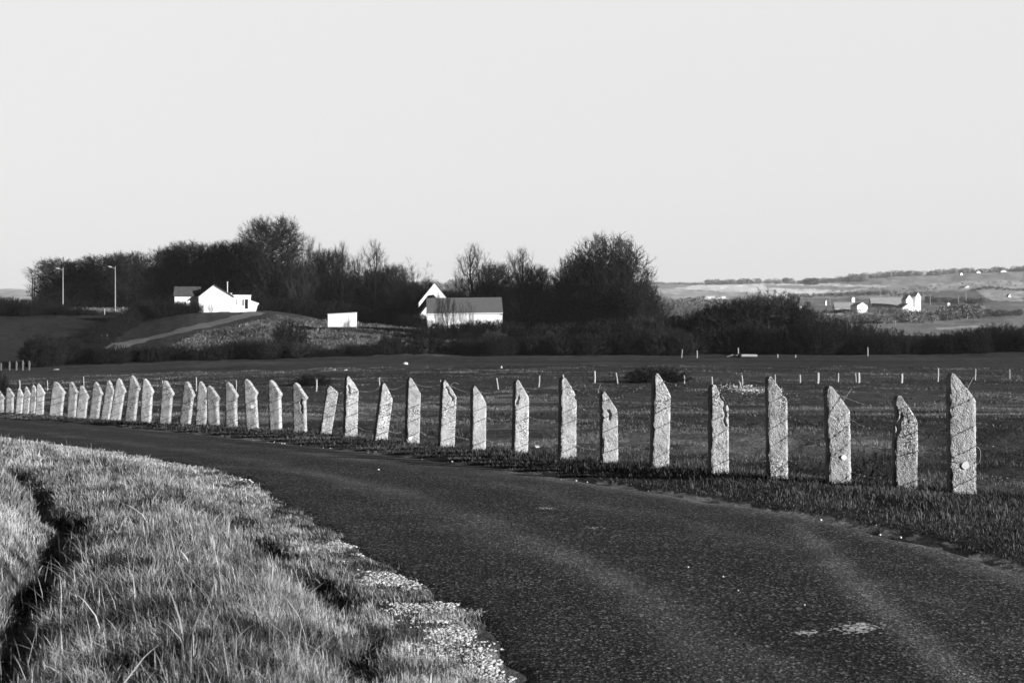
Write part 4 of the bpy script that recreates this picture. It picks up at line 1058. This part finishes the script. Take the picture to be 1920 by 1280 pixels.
# undergrowth of the wood
for i, px in enumerate(range(90, 1180, 30)):
    if 325 < px < 490: d = 290
    elif px < 325: d = 312
    elif px < 780: d = 292
    elif px < 960: d = 283
    else: d = 272
    base = EYE + 0; x = xat(px, d); pyb = 640 - F * (gz(x, d) - EYE) / d
    top = pyb - rs.uniform(26, 44)
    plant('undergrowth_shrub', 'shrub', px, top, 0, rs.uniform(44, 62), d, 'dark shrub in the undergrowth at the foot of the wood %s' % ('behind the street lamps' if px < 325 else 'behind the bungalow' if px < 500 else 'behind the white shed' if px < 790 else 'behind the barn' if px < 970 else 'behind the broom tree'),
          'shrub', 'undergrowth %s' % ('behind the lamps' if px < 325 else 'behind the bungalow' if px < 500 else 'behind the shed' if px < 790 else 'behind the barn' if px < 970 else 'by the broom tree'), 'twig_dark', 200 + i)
# hedge row along the far edge of the pasture: (px, top, width, depth, tone)
HEDGE = []
def hedge_run(px0, px1, step, top, depth, w, tone, where, jit=6):
    px = px0
    while px <= px1:
        tp = float(np.interp(px, [t[0] for t in top], [t[1] for t in top])) + rs.uniform(-jit, jit) * 1.1
        HEDGE.append((px, tp, w * rs.uniform(.85, 1.25), depth + rs.uniform(-2, 3), tone, where)); px += step * rs.uniform(.8, 1.2)
hedge_run(66, 160, 17, [(60, 640), (85, 628), (120, 634), (160, 646)], 203, 50, 'twig_dark', 'below the dark field at left')
hedge_run(170, 400, 19, [(160, 652), (400, 648)], 204, 44, 'twig_dark', 'below the stony track')
hedge_run(410, 760, 19, [(400, 645), (450, 632), (520, 645), (560, 640), (640, 650), (700, 645), (760, 635)], 204, 44, 'twig_dark', 'below the bracken slope')
hedge_run(860, 1240, 18, [(850, 640), (950, 630), (1050, 628), (1150, 625), (1240, 615)], 206, 48, 'twig_dark', 'below the barn and broom tree')
hedge_run(870, 1240, 24, [(850, 622), (950, 614), (1050, 612), (1150, 600), (1240, 598)], 214, 50, 'twig_dark', 'behind the front hedge near the barn')
hedge_run(1240, 1560, 18, [(1240, 622), (1300, 622), (1400, 608), (1470, 618), (1560, 622)], 205, 52, 'twig_dark', 'in the middle of the right hand hedge')
hedge_run(1260, 1500, 22, [(1240, 592), (1300, 592), (1360, 572), (1440, 558), (1500, 574)], 222, 60, 'twig', 'behind the middle of the right hand hedge')
hedge_run(1570, 1960, 18, [(1560, 614), (1620, 628), (1700, 636), (1760, 634), (1830, 620), (1900, 618), (1960, 618)], 205, 46, 'twig_dark', 'at the right end of the hedge')
hedge_run(1560, 1960, 30, [(1560, 604), (1620, 610), (1700, 626), (1760, 622), (1830, 614), (1960, 612)], 216, 56, 'twig', 'behind the right end of the hedge')
for i, (px, tp, w, d, tn, wh) in enumerate(HEDGE):
    u_ = rs.random(); tn = 'twig_pale' if u_ < .07 else ('twig' if u_ < .5 else tn)
    plant('hedge_shrub', 'shrub', px, tp, 0, w, d, 'bare dark shrub in the hedge row ' + wh, 'shrub', 'hedge shrubs ' + wh, tn, 300 + i)
# the shrubs that stand out
for i, (px, tp, w, d, kd, tn, lab) in enumerate([
 (543, 600, 74, 216, 'shrub', 'twig_dark', 'large round dark shrub standing up in the bracken slope'),
 (735, 622, 56, 207, 'shrub', 'twig', 'rounded shrub left of the big dome shrub below the barn'),
 (800, 609, 92, 208, 'shrub', 'twig_dark', 'big dome shaped dark shrub in front of the barn left end'),
 (450, 640, 50, 205, 'shrub', 'twig_dark', 'bushy dark shrub at the foot of the stony track bank'),
 (480, 632, 60, 210, 'shrub', 'twig_pale', 'pale thin stemmed shrub catching the sun below the bungalow'),
 (520, 660, 44, 204, 'shrub', 'twig_pale', 'small pale tangled shrub at the hedge foot below the round dark shrub'),
 (655, 640, 50, 206, 'shrub', 'twig_pale', 'pale shrub in the hedge left of the dome shrubs'),
 (1530, 584, 112, 201, 'round', 'twig_dark', 'big round black tree in front of the right hand hedge'),
 (1445, 549, 110, 232, 'round', 'twig', 'broad tree crown rising above the right hand hedge'),
 (1376, 566, 90, 230, 'round', 'twig', 'rounded tree left of the broad crown above the hedge'),
 (1312, 582, 80, 228, 'round', 'twig', 'low rounded tree at the left of the hedge crowns'),
 (1490, 562, 60, 240, 'open', 'twig', 'thin tree on the right flank of the broad crown'),
 (1626, 606, 70, 212, 'round', 'twig', 'low grey round tree right of the big black tree'),
 (1870, 606, 90, 208, 'round', 'twig_dark', 'dark round tree at the right edge of the hedge'),
 (82, 630, 58, 200, 'shrub', 'twig_dark', 'large dark shrub at the left end of the pasture hedge'),
 (1230, 687, 112, 0, 'shrub', 'twig_dark', 'wide low bramble mound in the pasture behind the tall pointed post'),
 (586, 700, 66, 0, 'shrub', 'twig_dark', 'small low bramble mound in the pasture above the left posts'),
 (395, 566, 14, 262, 'open', 'twig_pale', 'small pale bush against the white gable of the bungalow'),
 (488, 572, 16, 268, 'shrub', 'twig_dark', 'small dark bush at the right end of the bungalow'),
 (-4, 698, 22, 100, 'shrub', 'twig_dark', 'dark bush cut by the left edge behind the posts')]):
    if d == 0:
        x, d = hit(px, 717 if px > 900 else 722, 60, 190)
    plant('tree' if kd in ('round', 'open') and w > 20 else 'shrub', kd, px, tp, 0, w, d, lab, 'tree' if kd in ('round', 'open') and w > 20 else 'shrub', None, tn, 500 + i)
# hedge climbing the hill left of the track and hedge under the lamps
for i in range(13):
    q = i / 12; px = 170 + 100 * q; pyb = 656 - 66 * q; x, y = hit(px, pyb, 204, 320); top = pyb - (26 + 4 * math.sin(i * 2.1))
    plant('hedge_shrub', 'shrub', px, top, 0, 46, y, 'dark shrub in the hedge climbing the hill left of the track', 'shrub', 'climbing hedge shrubs', 'twig_dark', 600 + i)
for i in range(14):
    px = -20 + i * 14.5; x, y = hit(px, 588, 240, 330); top = float(np.interp(px, [0, 60, 110, 180], [558, 563, 571, 581])) - 3 * abs(math.sin(i * 1.7))
    plant('hedge_shrub', 'shrub', px, top, 0, 30, y - 4, 'low scruffy shrub in the hedge along the top of the dark field', 'shrub', 'field top hedge shrubs', 'twig_dark', 640 + i)
x, y = hit(249, 575, 240, 400); k_ = y / F; mb = MB(); mb.prism_y([(-8 * k_, -.5), (8 * k_, -.5), (8 * k_, 4 * k_), (3 * k_, 3 * k_), (-3 * k_, 2.4 * k_), (-8 * k_, 4.5 * k_)], 0, .3)
tag(mb.build('low_wall', M['white_wall'], None, (x, y, gz(x, y))), 'low white wall by the road right of the nearer street lamp', 'wall')
x, y = hit(231, 575, 240, 400); mb = MB(); mb.prism_y([(-.3, -.4), (.3, -.4), (.22, .7), (0, .9), (-.25, .6)], 0, .4)
tag(mb.build('marker_stone', M['lichen'], None, (x, y, gz(x, y))), 'white marker stone just right of the nearer lamp foot', 'marker stone')
x, y = hit(297, 593, 205, 330); mb = MB(); mb.tube([(0, 0, -.3), (.05, 0, .8), (0, 0, 1.7)], [.26, .2, .17], 8)
tag(mb.build('tree_stump', M['stake'], None, (x, y, gz(x, y))), 'pale upright tree stump at the top of the climbing hedge', 'stump')
# climbers and thin trunks in front of the barn, and dark hedge there
for i, (px, tp, w, kd, tn, lab) in enumerate([
 (822, 548, 18, 'spire', 'twig', 'leftmost thin sapling in front of the barn wall'), (831, 556, 16, 'spire', 'twig', 'second thin sapling from the left before the barn wall'),
 (840, 550, 22, 'spire', 'twig', 'third thin sapling from the left before the barn wall'), (851, 560, 18, 'spire', 'twig', 'fourth thin sapling from the left before the barn wall'),
 (873, 562, 34, 'open', 'twig_dark', 'bushy ivy clad sapling in front of the barn middle')]):
    plant('sapling', kd, px, tp, 0, w, 233 + i * .7, lab, 'tree', 'saplings before the barn', tn, 700 + i)
for i, px in enumerate(range(808, 975, 12)):
    plant('hedge_shrub', 'shrub', px, (606 if 812 < px < 870 else 601) + rs.uniform(-2, 3), 0, 26, 233, 'dark shrub in the low hedge in front of the barn wall', 'shrub', 'low hedge before the barn', 'twig_dark', 720 + i)
for i, px in enumerate(range(760, 800, 9)):
    plant('hedge_shrub', 'shrub', px, 590 + rs.uniform(-2, 3), 0, 24, 258, 'black shrub left of the barn under the steep gable', 'shrub', 'shrubs left of the barn', 'twig_dark', 760 + i)
for i, px in enumerate(range(300, 372, 10)):
    plant('hedge_shrub', 'shrub', px, 566 + rs.uniform(-2, 2), 0, 20, 264, 'dark clipped shrub in the hedge before the bungalow left wing', 'shrub', 'hedge before the bungalow wing', 'twig_dark', 780 + i)
# dead bramble pile in the ditch behind the posts
x, y = 6.1, 23.5
plant('bramble', 'shrub', 1505, 848, 0, 105, 21.0, 'dead bramble heap in the ditch between the third and fourth posts', 'shrub', None, 'twig_pale', 801)
plant('bramble', 'shrub', 1628, 842, 0, 110, 22.5, 'dead bramble heap in the ditch behind the second post from the right', 'shrub', None, 'twig_pale', 802)

# bracken and bramble cover on the lit slopes
def bracken():
    rs_ = RS(61); n = 190000; px = rs_.uniform(295, 935, n); d = rs_.uniform(206, 272, n); x = (px - 960) / F * d; z = ground_z(x, d); py = 640 - F * (z - EYE) / d
    ok = inpoly(px, py, [(300, 660), (375, 624), (470, 606), (520, 592), (600, 602), (700, 609), (780, 616), (900, 626), (930, 660)]) & (fbm(x * .45, d * .3, 63) + rs_.normal(0, .05, n) > .46)
    x, d, z = x[ok], d[ok], z[ok]; n = len(x)
    blades('bracken', np.c_[x, d, z], rs_.uniform(.15, .55, n), rs_.uniform(.05, .12, n), 1.1, np.clip(rs_.normal(.20, .16, n) + .5 * (fbm(x * .25, d * .2, 67) - .4), 0, 1), M['dry_grass'], 'dry bracken and brambles on the lit slope below the bungalow', 62)
    n = 26000; px = rs_.uniform(-60, 375, n); d = rs_.uniform(285, 330, n); x = (px - 960) / F * d; z = ground_z(x, d); py = 640 - F * (z - EYE) / d
    ok = inpoly(px, py, [(-60, 562), (60, 566), (180, 573), (300, 578), (372, 576), (372, 588), (300, 592), (235, 587), (150, 582), (-60, 582)]); x, d, z = x[ok], d[ok], z[ok]; n = len(x)
    blades('rough_grass', np.c_[x, d, z], rs_.uniform(.2, .5, n), rs_.uniform(.06, .14, n), .6, np.clip(rs_.normal(.3, .2, n), 0, 1), M['dry_grass'], 'rough pale grass on the embankment under the street lamps', 64)
bracken()
# the stony track up to the bungalow
def track():
    ctl = [(196, 655, 18), (250, 641, 15), (310, 629, 11), (370, 614, 8), (420, 603, 6), (462, 592, 5), (482, 586, 4)]
    P = [hit(a_, b_, 204, 300) for a_, b_, _ in ctl]; P = smooth_line(P, 2); Pn, t = resample(P, 60); V = []
    for k_ in range(60):
        a_ = Pn[max(k_ - 1, 0)]; b_ = Pn[min(k_ + 1, 59)]; D = (b_ - a_) / max(np.hypot(*(b_ - a_)), 1e-6); Nn = np.array([-D[1], D[0]])
        for s in np.linspace(-1.9, 1.9, 9):
            q = Pn[k_] + Nn * (s + .3 * math.sin(k_ * .9) * (abs(s) > 1.5)); V.append((q[0], q[1], gz(q[0], q[1]) + .10 - .03 * abs(s)))
    i = np.arange(59)[:, None] * 9; j = np.arange(8)[None]; Q = np.stack([i + j + 1, i + j, i + 9 + j, i + 9 + j + 1], -1).reshape(-1, 4)
    tag(link_mesh('path', np_mesh('path', V, Q, smooth=True), M['track']), kind='structure')
track()

# ---------------------------------------------------------------- buildings
def gable_block(root, x0, x1, y0, y1, he, hr, over=.25, wall_mat='white_wall', roof_mat='roof_dark', apex=None, zb=-1.0, thick=.14, he2=None):
    """ridge runs along y: the gable faces the camera"""
    xa = (x0 + x1) / 2 if apex is None else apex; he2 = he if he2 is None else he2
    mb = MB(); mb.prism_y([(x0, zb), (x1, zb), (x1, he2), (xa, hr), (x0, he)], y0, y1); mb.build('wall', M[wall_mat], root)
    mb = MB(); kl = (hr - he) / (xa - x0); kr = (hr - he2) / (x1 - xa)
    mb.prism_y([(x0 - over, he - over * kl + .01), (xa, hr + .01), (x1 + over, he2 - over * kr + .01), (x1 + over, he2 - over * kr + thick), (xa, hr + thick), (x0 - over, he - over * kl + thick)], y0 - over * .6, y1 + over)
    mb.build('roof', M[roof_mat], root)
def long_block(root, x0, x1, y0, y1, he, hr, over=.25, wall_mat='white_wall', roof_mat='roof_grey', zb=-1.0, thick=.14, rise=0):
    """ridge runs along x: the roof slope faces the camera"""
    ym = (y0 + y1) / 2; mb = MB(); mb.prism_x([(y0, zb), (y1, zb), (y1, he), (ym, hr), (y0, he)], x0, x1); mb.build('wall', M[wall_mat], root)
    mb = MB(); k_ = (hr - he) / (ym - y0)
    mb.prism_x([(y0 - over, he - over * k_ + .01), (ym, hr + .01), (y1 + over, he - over * k_ + .01), (y1 + over, he - over * k_ + thick), (ym, hr + thick), (y0 - over, he - over * k_ + thick)], x0 - over, x1 + over)
    r_ = mb.build('roof', M[roof_mat], root); return r_
# bungalow
d = 265.0; k = d / F; bx = xat(401, d); bz = zat(580, d)
root = empty('bungalow', (bx, d, bz), math.radians(10), label='white bungalow on the hill with front gable, left wing and thin flue', cat='house')
gable_block(root, -2.75, 3.45, 0, 8, 2.35, 4.55, over=.32, apex=.0, he2=2.45)
long_block(root, -7.2, -2.78, 1.1, 7.5, 2.55, 4.25, over=.22, roof_mat='roof_dark')
mb = MB(); mb.box(3.46, 6.7, .6, 6, -1, 2.62); mb.build('side_room', M['white_wall'], root)
mb = MB(); mb.box(3.46, 6.8, .5, 6.1, 2.625, 2.75); mb.build('flat_roof', M['white_wall'], root)
mb = MB(); mb.prism_y([(6.71, -1), (7.6, -1), (8.0, .9), (8.3, 1.2), (6.71, 1.75)], .8, 5); mb.build('lean_to', M['white_wall'], root)
mb = MB(); mb.box(5.72, 6.25, .55, .62, -.1, 1.95); dr_ = mb.build('door', M['glass_dark'], root)
for (xa, xb, za, zb_) in ((5.25, 5.50, .75, 1.9), (4.05, 4.18, .9, 1.9)):
    mb = MB(); mb.box(xa, xb, .56, .62, za, zb_); mb.build('window', M['glass'], root)
mb = MB(); mb.box(3.0, 7.7, -1.4, -1.2, -1.0, .12); mb.build('terrace_wall', M['white_wall'], root)
mb = MB(); mb.tube([(2.4, 3, 2.6), (2.4, 3, 5.15)], .09, 8); mb.tube([(2.4, 3, 5.15), (2.4, 3, 5.3)], .14, 8); mb.build('flue', M['metal'], root)
mb = MB(); mb.tube([(3.1, 2, 2.6), (3.1, 1.8, 3.1)], [.05, .25], 8); mb.build('satellite_dish', M['metal'], root)
for (px, w_, h_) in ((433, .35, .45), (452, .5, .4)):
    pass
# barn
d = 241.0; bx = xat(872, d); bz = zat(612, d)
root = empty('barn', (bx, d, bz), math.radians(-2), label='long low white barn with grey tiled roof among the trees', cat='barn')
rf = long_block(root, -6.35, 6.35, 0, 6.4, 2.35, 4.85, over=.12, roof_mat='roof_grey')
mb = MB(); mb.box(-6.42, 6.42, -.20, -.13, 2.12, 2.26); mb.build('gutter', M['white_wall'], root)
mb = MB(); mb.box(6.12, 6.30, -.10, -.02, 1.9, 2.1); mb.build('wall_lamp', M['dark_edge'], root)
root.rotation_euler = (0, math.radians(-.8), math.radians(4))
# steep gabled house behind and its low wing
d = 266.0; bx = xat(815, d); bz = zat(594, d)
root = empty('gabled_house', (bx, d, bz), math.radians(5), label='steep white gabled house behind the left end of the barn', cat='house')
gable_block(root, -2.95, 2.95, 0, 9, 2.7, 6.35, over=.08, roof_mat='dark_edge', thick=.08)
mb = MB(); mb.box(-.95, -.35, 4.0, 4.6, 4.8, 6.6); mb.build('chimney', M['dark_edge'], root)
d = 259.0; bx = xat(813, d)
root = empty('outbuilding', (bx, d, zat(594, d)), math.radians(16), label='low steep gabled white outbuilding tucked between barn and gabled house', cat='outbuilding')
gable_block(root, -2.7, 2.7, 0, 4.5, .15, 3.55, over=.25, roof_mat='dark_edge', thick=.5)
# shed
d = 240.0; bx = xat(641, d); bz = zat(606, d)
root = empty('shed', (bx, d, bz), math.radians(4), label='small white flat fronted shed at the edge of the wood', cat='shed')
mb = MB(); mb.prism_y([(-2.35, -.6), (2.4, -.6), (2.4, 1.78), (-2.35, 1.52)], 0, 2.4); mb.build('wall', M['white_wall'], root)
mb = MB(); mb.prism_y([(-2.42, 1.53), (2.48, 1.80), (2.48, 1.88), (-2.42, 1.61)], -.08, 2.5); mb.build('roof', M['metal'], root)
for xx in (-1.2, 0, 1.2):
    mb = MB(); mb.box(xx - .03, xx + .03, -.03, -.003, -.3, 1.5); mb.build('batten', M['white_wall'], root)
# ---------------------------------------------------------------- far farm with tower
d = 900.0; s = d / F
def farm_xz(px, py): return (px - 1718) * s, (580 - py) * s
fx0 = xat(1718, d); fz0 = zat(580, d)
root = empty('farm_tower', (fx0 + 1.3, d, fz0), math.radians(28), label='tall white gabled farm tower in the valley at right', cat='tower')
mb = MB(); mb.prism_y([(-2.1, -3), (2.1, -3), (2.1, 8.0), (0, 10.6), (-2.1, 8.0)], 0, 4.2); mb.build('wall', M['white_wall'], root)
mb = MB(); mb.prism_y([(-2.25, 7.85), (0, 10.65), (2.25, 7.85), (2.25, 8.05), (0, 10.9), (-2.25, 8.05)], -.1, 4.3); mb.build('roof', M['roof_pale'], root)
mb = MB(); mb.box(-.35, .35, -.05, -.01, 3, 4); mb.build('window', M['glass'], root)
def farm_barn(px0, px1, pyt, pyb, depth, lab, rz=0, gable_px=0, deep=14, roof='roof_pale'):
    s_ = depth / F; x0 = xat(px0, depth); x1 = xat(px1, depth); zb_ = zat(pyb, depth); zr = zat(pyt, depth) - zb_
    r_ = empty('farm_barn', ((x0 + x1) / 2, depth, zb_), rz, label=lab, cat='barn'); L = (x1 - x0) / 2
    long_block(r_, -L, L, 0, deep, zr * .08, zr, over=.3, roof_mat=roof, zb=-4); return r_
farm_barn(1636, 1703, 557, 575, 886, 'largest grey roofed farm barn left of the white tower', math.radians(-8), deep=22)
farm_barn(1566, 1620, 566, 577, 915, 'lower grey roofed barn at the left end of the farm', math.radians(-8), deep=16)
def farm_gable(px, pyt, pyb, wpx, depth, lab, rz=.3, low=.45):
    s_ = depth / F; r_ = empty('farmhouse', (xat(px, depth), depth, zat(pyb, depth)), rz, label=lab, cat='house'); w_ = wpx * s_ / 2; h_ = (pyb - pyt) * s_
    gable_block(r_, -w_, w_, 0, w_ * 2.2, h_ * low, h_, over=.2, roof_mat='roof_pale', zb=-4); return r_
farm_gable(1617, 567, 578, 22, 872, 'white gable end between the two grey farm roofs')
farm_gable(1704, 569, 584, 27, 862, 'low white gabled building at the foot of the farm tower')
farm_gable(1705, 553, 570, 14, 878, 'pale gable end behind the low white building by the tower', .3, .5)
farm_gable(1690, 582, 585, 6, 880, 'tiny white hut at the left foot of the farm')
# scattered far buildings: px, top, base, width px, label
for i, (px, tp, bs, w_, dd, lab) in enumerate([
 (1815, 536, 545, 22, 1900, 'pale house under the dark hedge line at upper right'),
 (1835, 508, 513, 10, 2850, 'left one of the small white houses on the far ridge'),
 (1882, 506, 512, 12, 2850, 'right one of the small white houses on the far ridge'),
 (1803, 511, 515, 6, 2800, 'tiniest pale house on the far ridge'),
 (1245, 565, 574, 12, 1500, 'small white cottage at the left end of the far village'),
 (1287, 566, 573, 12, 1520, 'white gabled cottage in the middle of the far village'),
 (1308, 563, 571, 12, 1540, 'second white gabled cottage in the far village'),
 (1318, 568, 576, 14, 1480, 'lowest white house of the far village'),
 (1333, 560, 568, 20, 1560, 'white house below the long flat white roof'),
 (1893, 551, 560, 6, 1300, 'small white box building in the striped field at right'),
 (1916, 560, 565, 14, 1250, 'white roofed shed cut by the right edge'),
 (1549, 562, 569, 3, 1200, 'tiny white shrine like hut left of the farm'),
 (1600, 557, 561, 7, 1250, 'white cottage above the left farm barn'),
 (1779, 567, 571, 5, 1000, 'small round topped white hut right of the tower'),
 (1500, 573, 576, 9, 1050, 'low white building at the edge of the dark trees')]):
    s_ = dd / F; w2 = w_ * s_ / 2; h_ = (bs - tp) * s_; x = xat(px, dd)
    r_ = empty('far_house', (x, dd, zat(bs, dd)), .35 + .2 * math.sin(i * 2.3)); tag(r_, lab, 'house')
    gable_block(r_, -w2, w2, 0, w2 * 1.6, h_ * .55, h_, over=.2, roof_mat='roof_pale', zb=-14)
for i, (px0, px1, tp, bs, dd, lab) in enumerate([(1321, 1361, 555.5, 559, 1650, 'long flat roofed white hall above the far village'), (1352, 1386, 559.5, 563, 1640, 'second lower white hall right of the long flat one')]):
    x0, x1 = xat(px0, dd), xat(px1, dd); r_ = empty('far_hall', ((x0 + x1) / 2, dd, zat(bs, dd)), 0); tag(r_, lab, 'building')
    L = (x1 - x0) / 2; h_ = (bs - tp) * dd / F; mb = MB(); mb.box(-L, L, 0, 15, -8, h_ * .8); mb.build('wall', M['white_wall'], r_)
    mb = MB(); mb.box(-L - .4, L + .4, -.4, 15.4, h_ * .8 + .01, h_); mb.build('roof', M['white_wall'], r_)

# ---------------------------------------------------------------- street lamps and poles
def street_lamp(px, tp, bs, d, lab, arm=-3.2):
    x = xat(px, d); zb_ = zat(bs, d); h = (bs - tp) * d / F
    r_ = empty('street_lamp', (x, d, zb_), 0); tag(r_, lab, 'street lamp', 'street lamps on the hill road')
    mb = MB(); mb.tube([(0, 0, -1), (0, 0, h * .5), (0, 0, h)], [.12, .10, .07], 8); mb.build('pole', M['pole'], r_)
    mb = MB(); mb.tube([(0, 0, h - .55), (-.35, 0, h - .35), (-.8, 0, h - .18)], .05, 6); mb.build('arm', M['pole'], r_)
    mb = MB(); mb.prism_y([(-1.35, h - .15), (-.75, h - .30), (-.70, h - .12), (-1.0, h + .0), (-1.33, h + .05)], -.12, .12); mb.build('lamp_head', M['metal'], r_)
street_lamp(216, 499, 574, 290, 'nearer street lamp standing against the bare trees')
street_lamp(118, 502, 566, 300, 'middle street lamp left of the nearer one')
street_lamp(60, 511, 562, 400, 'distant street lamp standing in open sky at far left')
def pole(px, tp, bs, d, lab, mat='pole', r=.12, group='utility poles in the valley', cross=False):
    x = xat(px, d); h = (bs - tp) * d / F; z = zat(bs, d); mb = MB(); mb.tube([(0, 0, -3), (0, 0, h * .5), (0, 0, h)], [r * 1.2, r, r * .8], 6)
    r_ = empty('utility_pole', (x, d, z), 0); tag(r_, lab, 'utility pole', group); mb.build('shaft', M[mat], r_)
    mb = MB(); mb.tube([(-.8, 0, h - .5), (.8, 0, h - .5)], r * .6, 5); mb.build('crossarm', M[mat], r_)
pole(61, 519, 560, 395, 'dark utility pole beside the distant lamp at far left', 'pole_wood', .16, 'dark poles at far left')
pole(65, 527, 558, 420, 'shorter dark pole just right of the dark utility pole', 'pole_wood', .16, 'dark poles at far left')
for i, (px, tp, bs, dd) in enumerate([(1556, 555, 565, 1150), (1590, 590, 606, 640), (1651, 545, 555, 1500), (1666, 537, 556, 1400), (1678, 600, 618, 560), (1704, 536, 556, 1380),
        (1744, 552, 571, 1080), (1746, 534, 551, 1600), (1792, 532, 546, 1750), (1797, 553, 571, 1100), (1811, 545, 568, 1150), (1830, 580, 598, 700), (1840, 528, 540, 1950), (1880, 544, 568, 1200), (1895, 530, 541, 1950), (1795, 612, 632, 520)]):
    pole(px, tp, bs, dd, 'slender pale utility pole in the valley, %s from the left' % ORD[i + 1], r=.13 + dd / 9000)

# ---------------------------------------------------------------- far hedges and woods that read as one mass
def belt(name, ctl, hpx, n, label, mat='far_wood', jit=1.0, seed=1, dlo=350, dhi=4500, thick=2.0, size=.13, fixed=None):
    """clumps of small leaf sized faces strung along a line of ground points"""
    rs_ = RS(seed); px = np.interp(np.linspace(0, 1, n) + rs_.normal(0, .004, n), np.linspace(0, 1, len(ctl)), [c_[0] for c_ in ctl]); ctl_s = sorted(ctl)
    VV = []
    for p in px:
        py = float(np.interp(p, [c_[0] for c_ in ctl_s], [c_[1] for c_ in ctl_s])) + rs_.normal(0, jit)
        if fixed: y = fixed; x = xat(p, y)
        else: x, y = hit(p, py, dlo, dhi)
        z = gz(x, y); s_ = y / F; h = hpx * s_ * rs_.uniform(.5, 1.25); w = h * rs_.uniform(.5, 1.1)
        m_ = 300; u_ = unit(rs_.normal(0, 1, (m_, 3))) * rs_.uniform(.35, 1.05, (m_, 1)) ** .6
        c_ = u_ * np.array([w, w, h * .55]) + np.array([x, y, z + h * .48])
        t = rs_.normal(0, 1, (m_, 3, 3)) * h * size * .5
        VV.append((c_[:, None] + t).reshape(-1, 3))
    V = np.concatenate(VV); me = np_mesh(name, V, None, np.arange(len(V)).reshape(-1, 3))
    tag(link_mesh(name, me, M[mat]), label, 'woodland', kind='stuff')
belt('far_wood', [(1325, 530), (1400, 528), (1500, 527), (1560, 528), (1620, 526), (1700, 524), (1800, 518), (1900, 514), (1960, 512)], 9, 230, 'tree belt along the top of the far ridge at right', seed=1, jit=.8, fixed=2900)
belt('far_wood', [(1510, 528), (1530, 528)], 11, 12, 'dark clump of trees standing on the far ridge', 'far_dark', seed=2, fixed=2700)
belt('far_wood', [(1590, 529), (1620, 528)], 12, 14, 'tall rounded clump of ridge trees right of the dark one', seed=3, fixed=2700)
belt('far_wood', [(1480, 558), (1540, 556), (1600, 554), (1660, 552), (1730, 556)], 7, 80, 'dark belt of trees behind the farm', 'far_dark', seed=4, dlo=1000)
belt('far_wood', [(1735, 566), (1780, 568), (1840, 569)], 9, 50, 'dark belt of trees right of the farm tower', 'far_dark', seed=5, dlo=900, dhi=1300)
belt('far_hedge', [(1820, 545), (1860, 541), (1925, 545)], 4, 60, 'black curved hedge line on the upper right slope', 'far_dark', seed=6, dlo=1200)
belt('far_hedge', [(1545, 585), (1620, 585), (1700, 585)], 8, 110, 'grey hedge in front of the farm', 'far_wood', seed=7, dlo=600, dhi=880)
belt('far_scrub', [(1580, 604), (1640, 604), (1700, 602), (1760, 600)], 15, 80, 'pale grey scrub in the valley below the farm', 'far_wood', seed=8, jit=2, dlo=500, dhi=880)
belt('far_scrub', [(1762, 597), (1840, 594)], 19, 40, 'rounded grey scrub mass right below the tower', 'far_wood', seed=9, jit=2, dlo=500, dhi=880)
belt('far_scrub', [(1845, 594), (1912, 590)], 12, 26, 'dark bushes along the field edge at right', 'far_dark', seed=10, dlo=500, dhi=900)
belt('far_wood', [(1232, 580), (1300, 580), (1400, 580)], 14, 70, 'trees around the far village', 'far_wood', seed=11, jit=4, dlo=700, dhi=1600)
belt('far_wood', [(1232, 570), (1300, 572), (1350, 572)], 10, 30, 'darker garden trees between the village houses', 'far_dark', seed=12, jit=3, dlo=1000, dhi=1700)
belt('far_wood', [(770, 545), (900, 548), (1060, 548)], 16, 130, 'wooded rise seen between the trees behind the barn', 'far_wood', seed=13, jit=5, dlo=700, dhi=2000)
belt('far_wood', [(1205, 535), (1320, 533)], 4, 70, 'thin line of woods on the far ridge right of the broom tree', 'far_wood', seed=14, jit=.6, fixed=2950)
belt('far_hedge', [(-60, 566), (90, 566)], 4, 40, 'low hedge at the foot of the pale hill at far left', 'far_wood', seed=15, dlo=380, dhi=900)
belt('far_hedge', [(1560, 546), (1700, 548), (1760, 540), (1920, 530)], 4, 70, 'scattered bushes across the upper right slope', 'far_wood', seed=16, jit=4, dlo=1300)

# ---------------------------------------------------------------- haze
def haze():
    mb = MB(); mb.box(-4500, 4500, -60, 8500, -40, 230)
    m, nt, b = new_mat('haze'); nt.nodes.remove(b)
    v = N(nt, 'ShaderNodeVolumePrincipled'); v.inputs['Density'].default_value = .00007; v.inputs['Color'].default_value = (.92, .92, .92, 1)
    v.inputs['Anisotropy'].default_value = 0
    nt.links.new(v.outputs[0], nt.nodes['Material Output'].inputs['Volume'])
    tag(mb.build('haze', m), 'thin pale winter haze over the far hills', 'haze', kind='stuff')
haze()
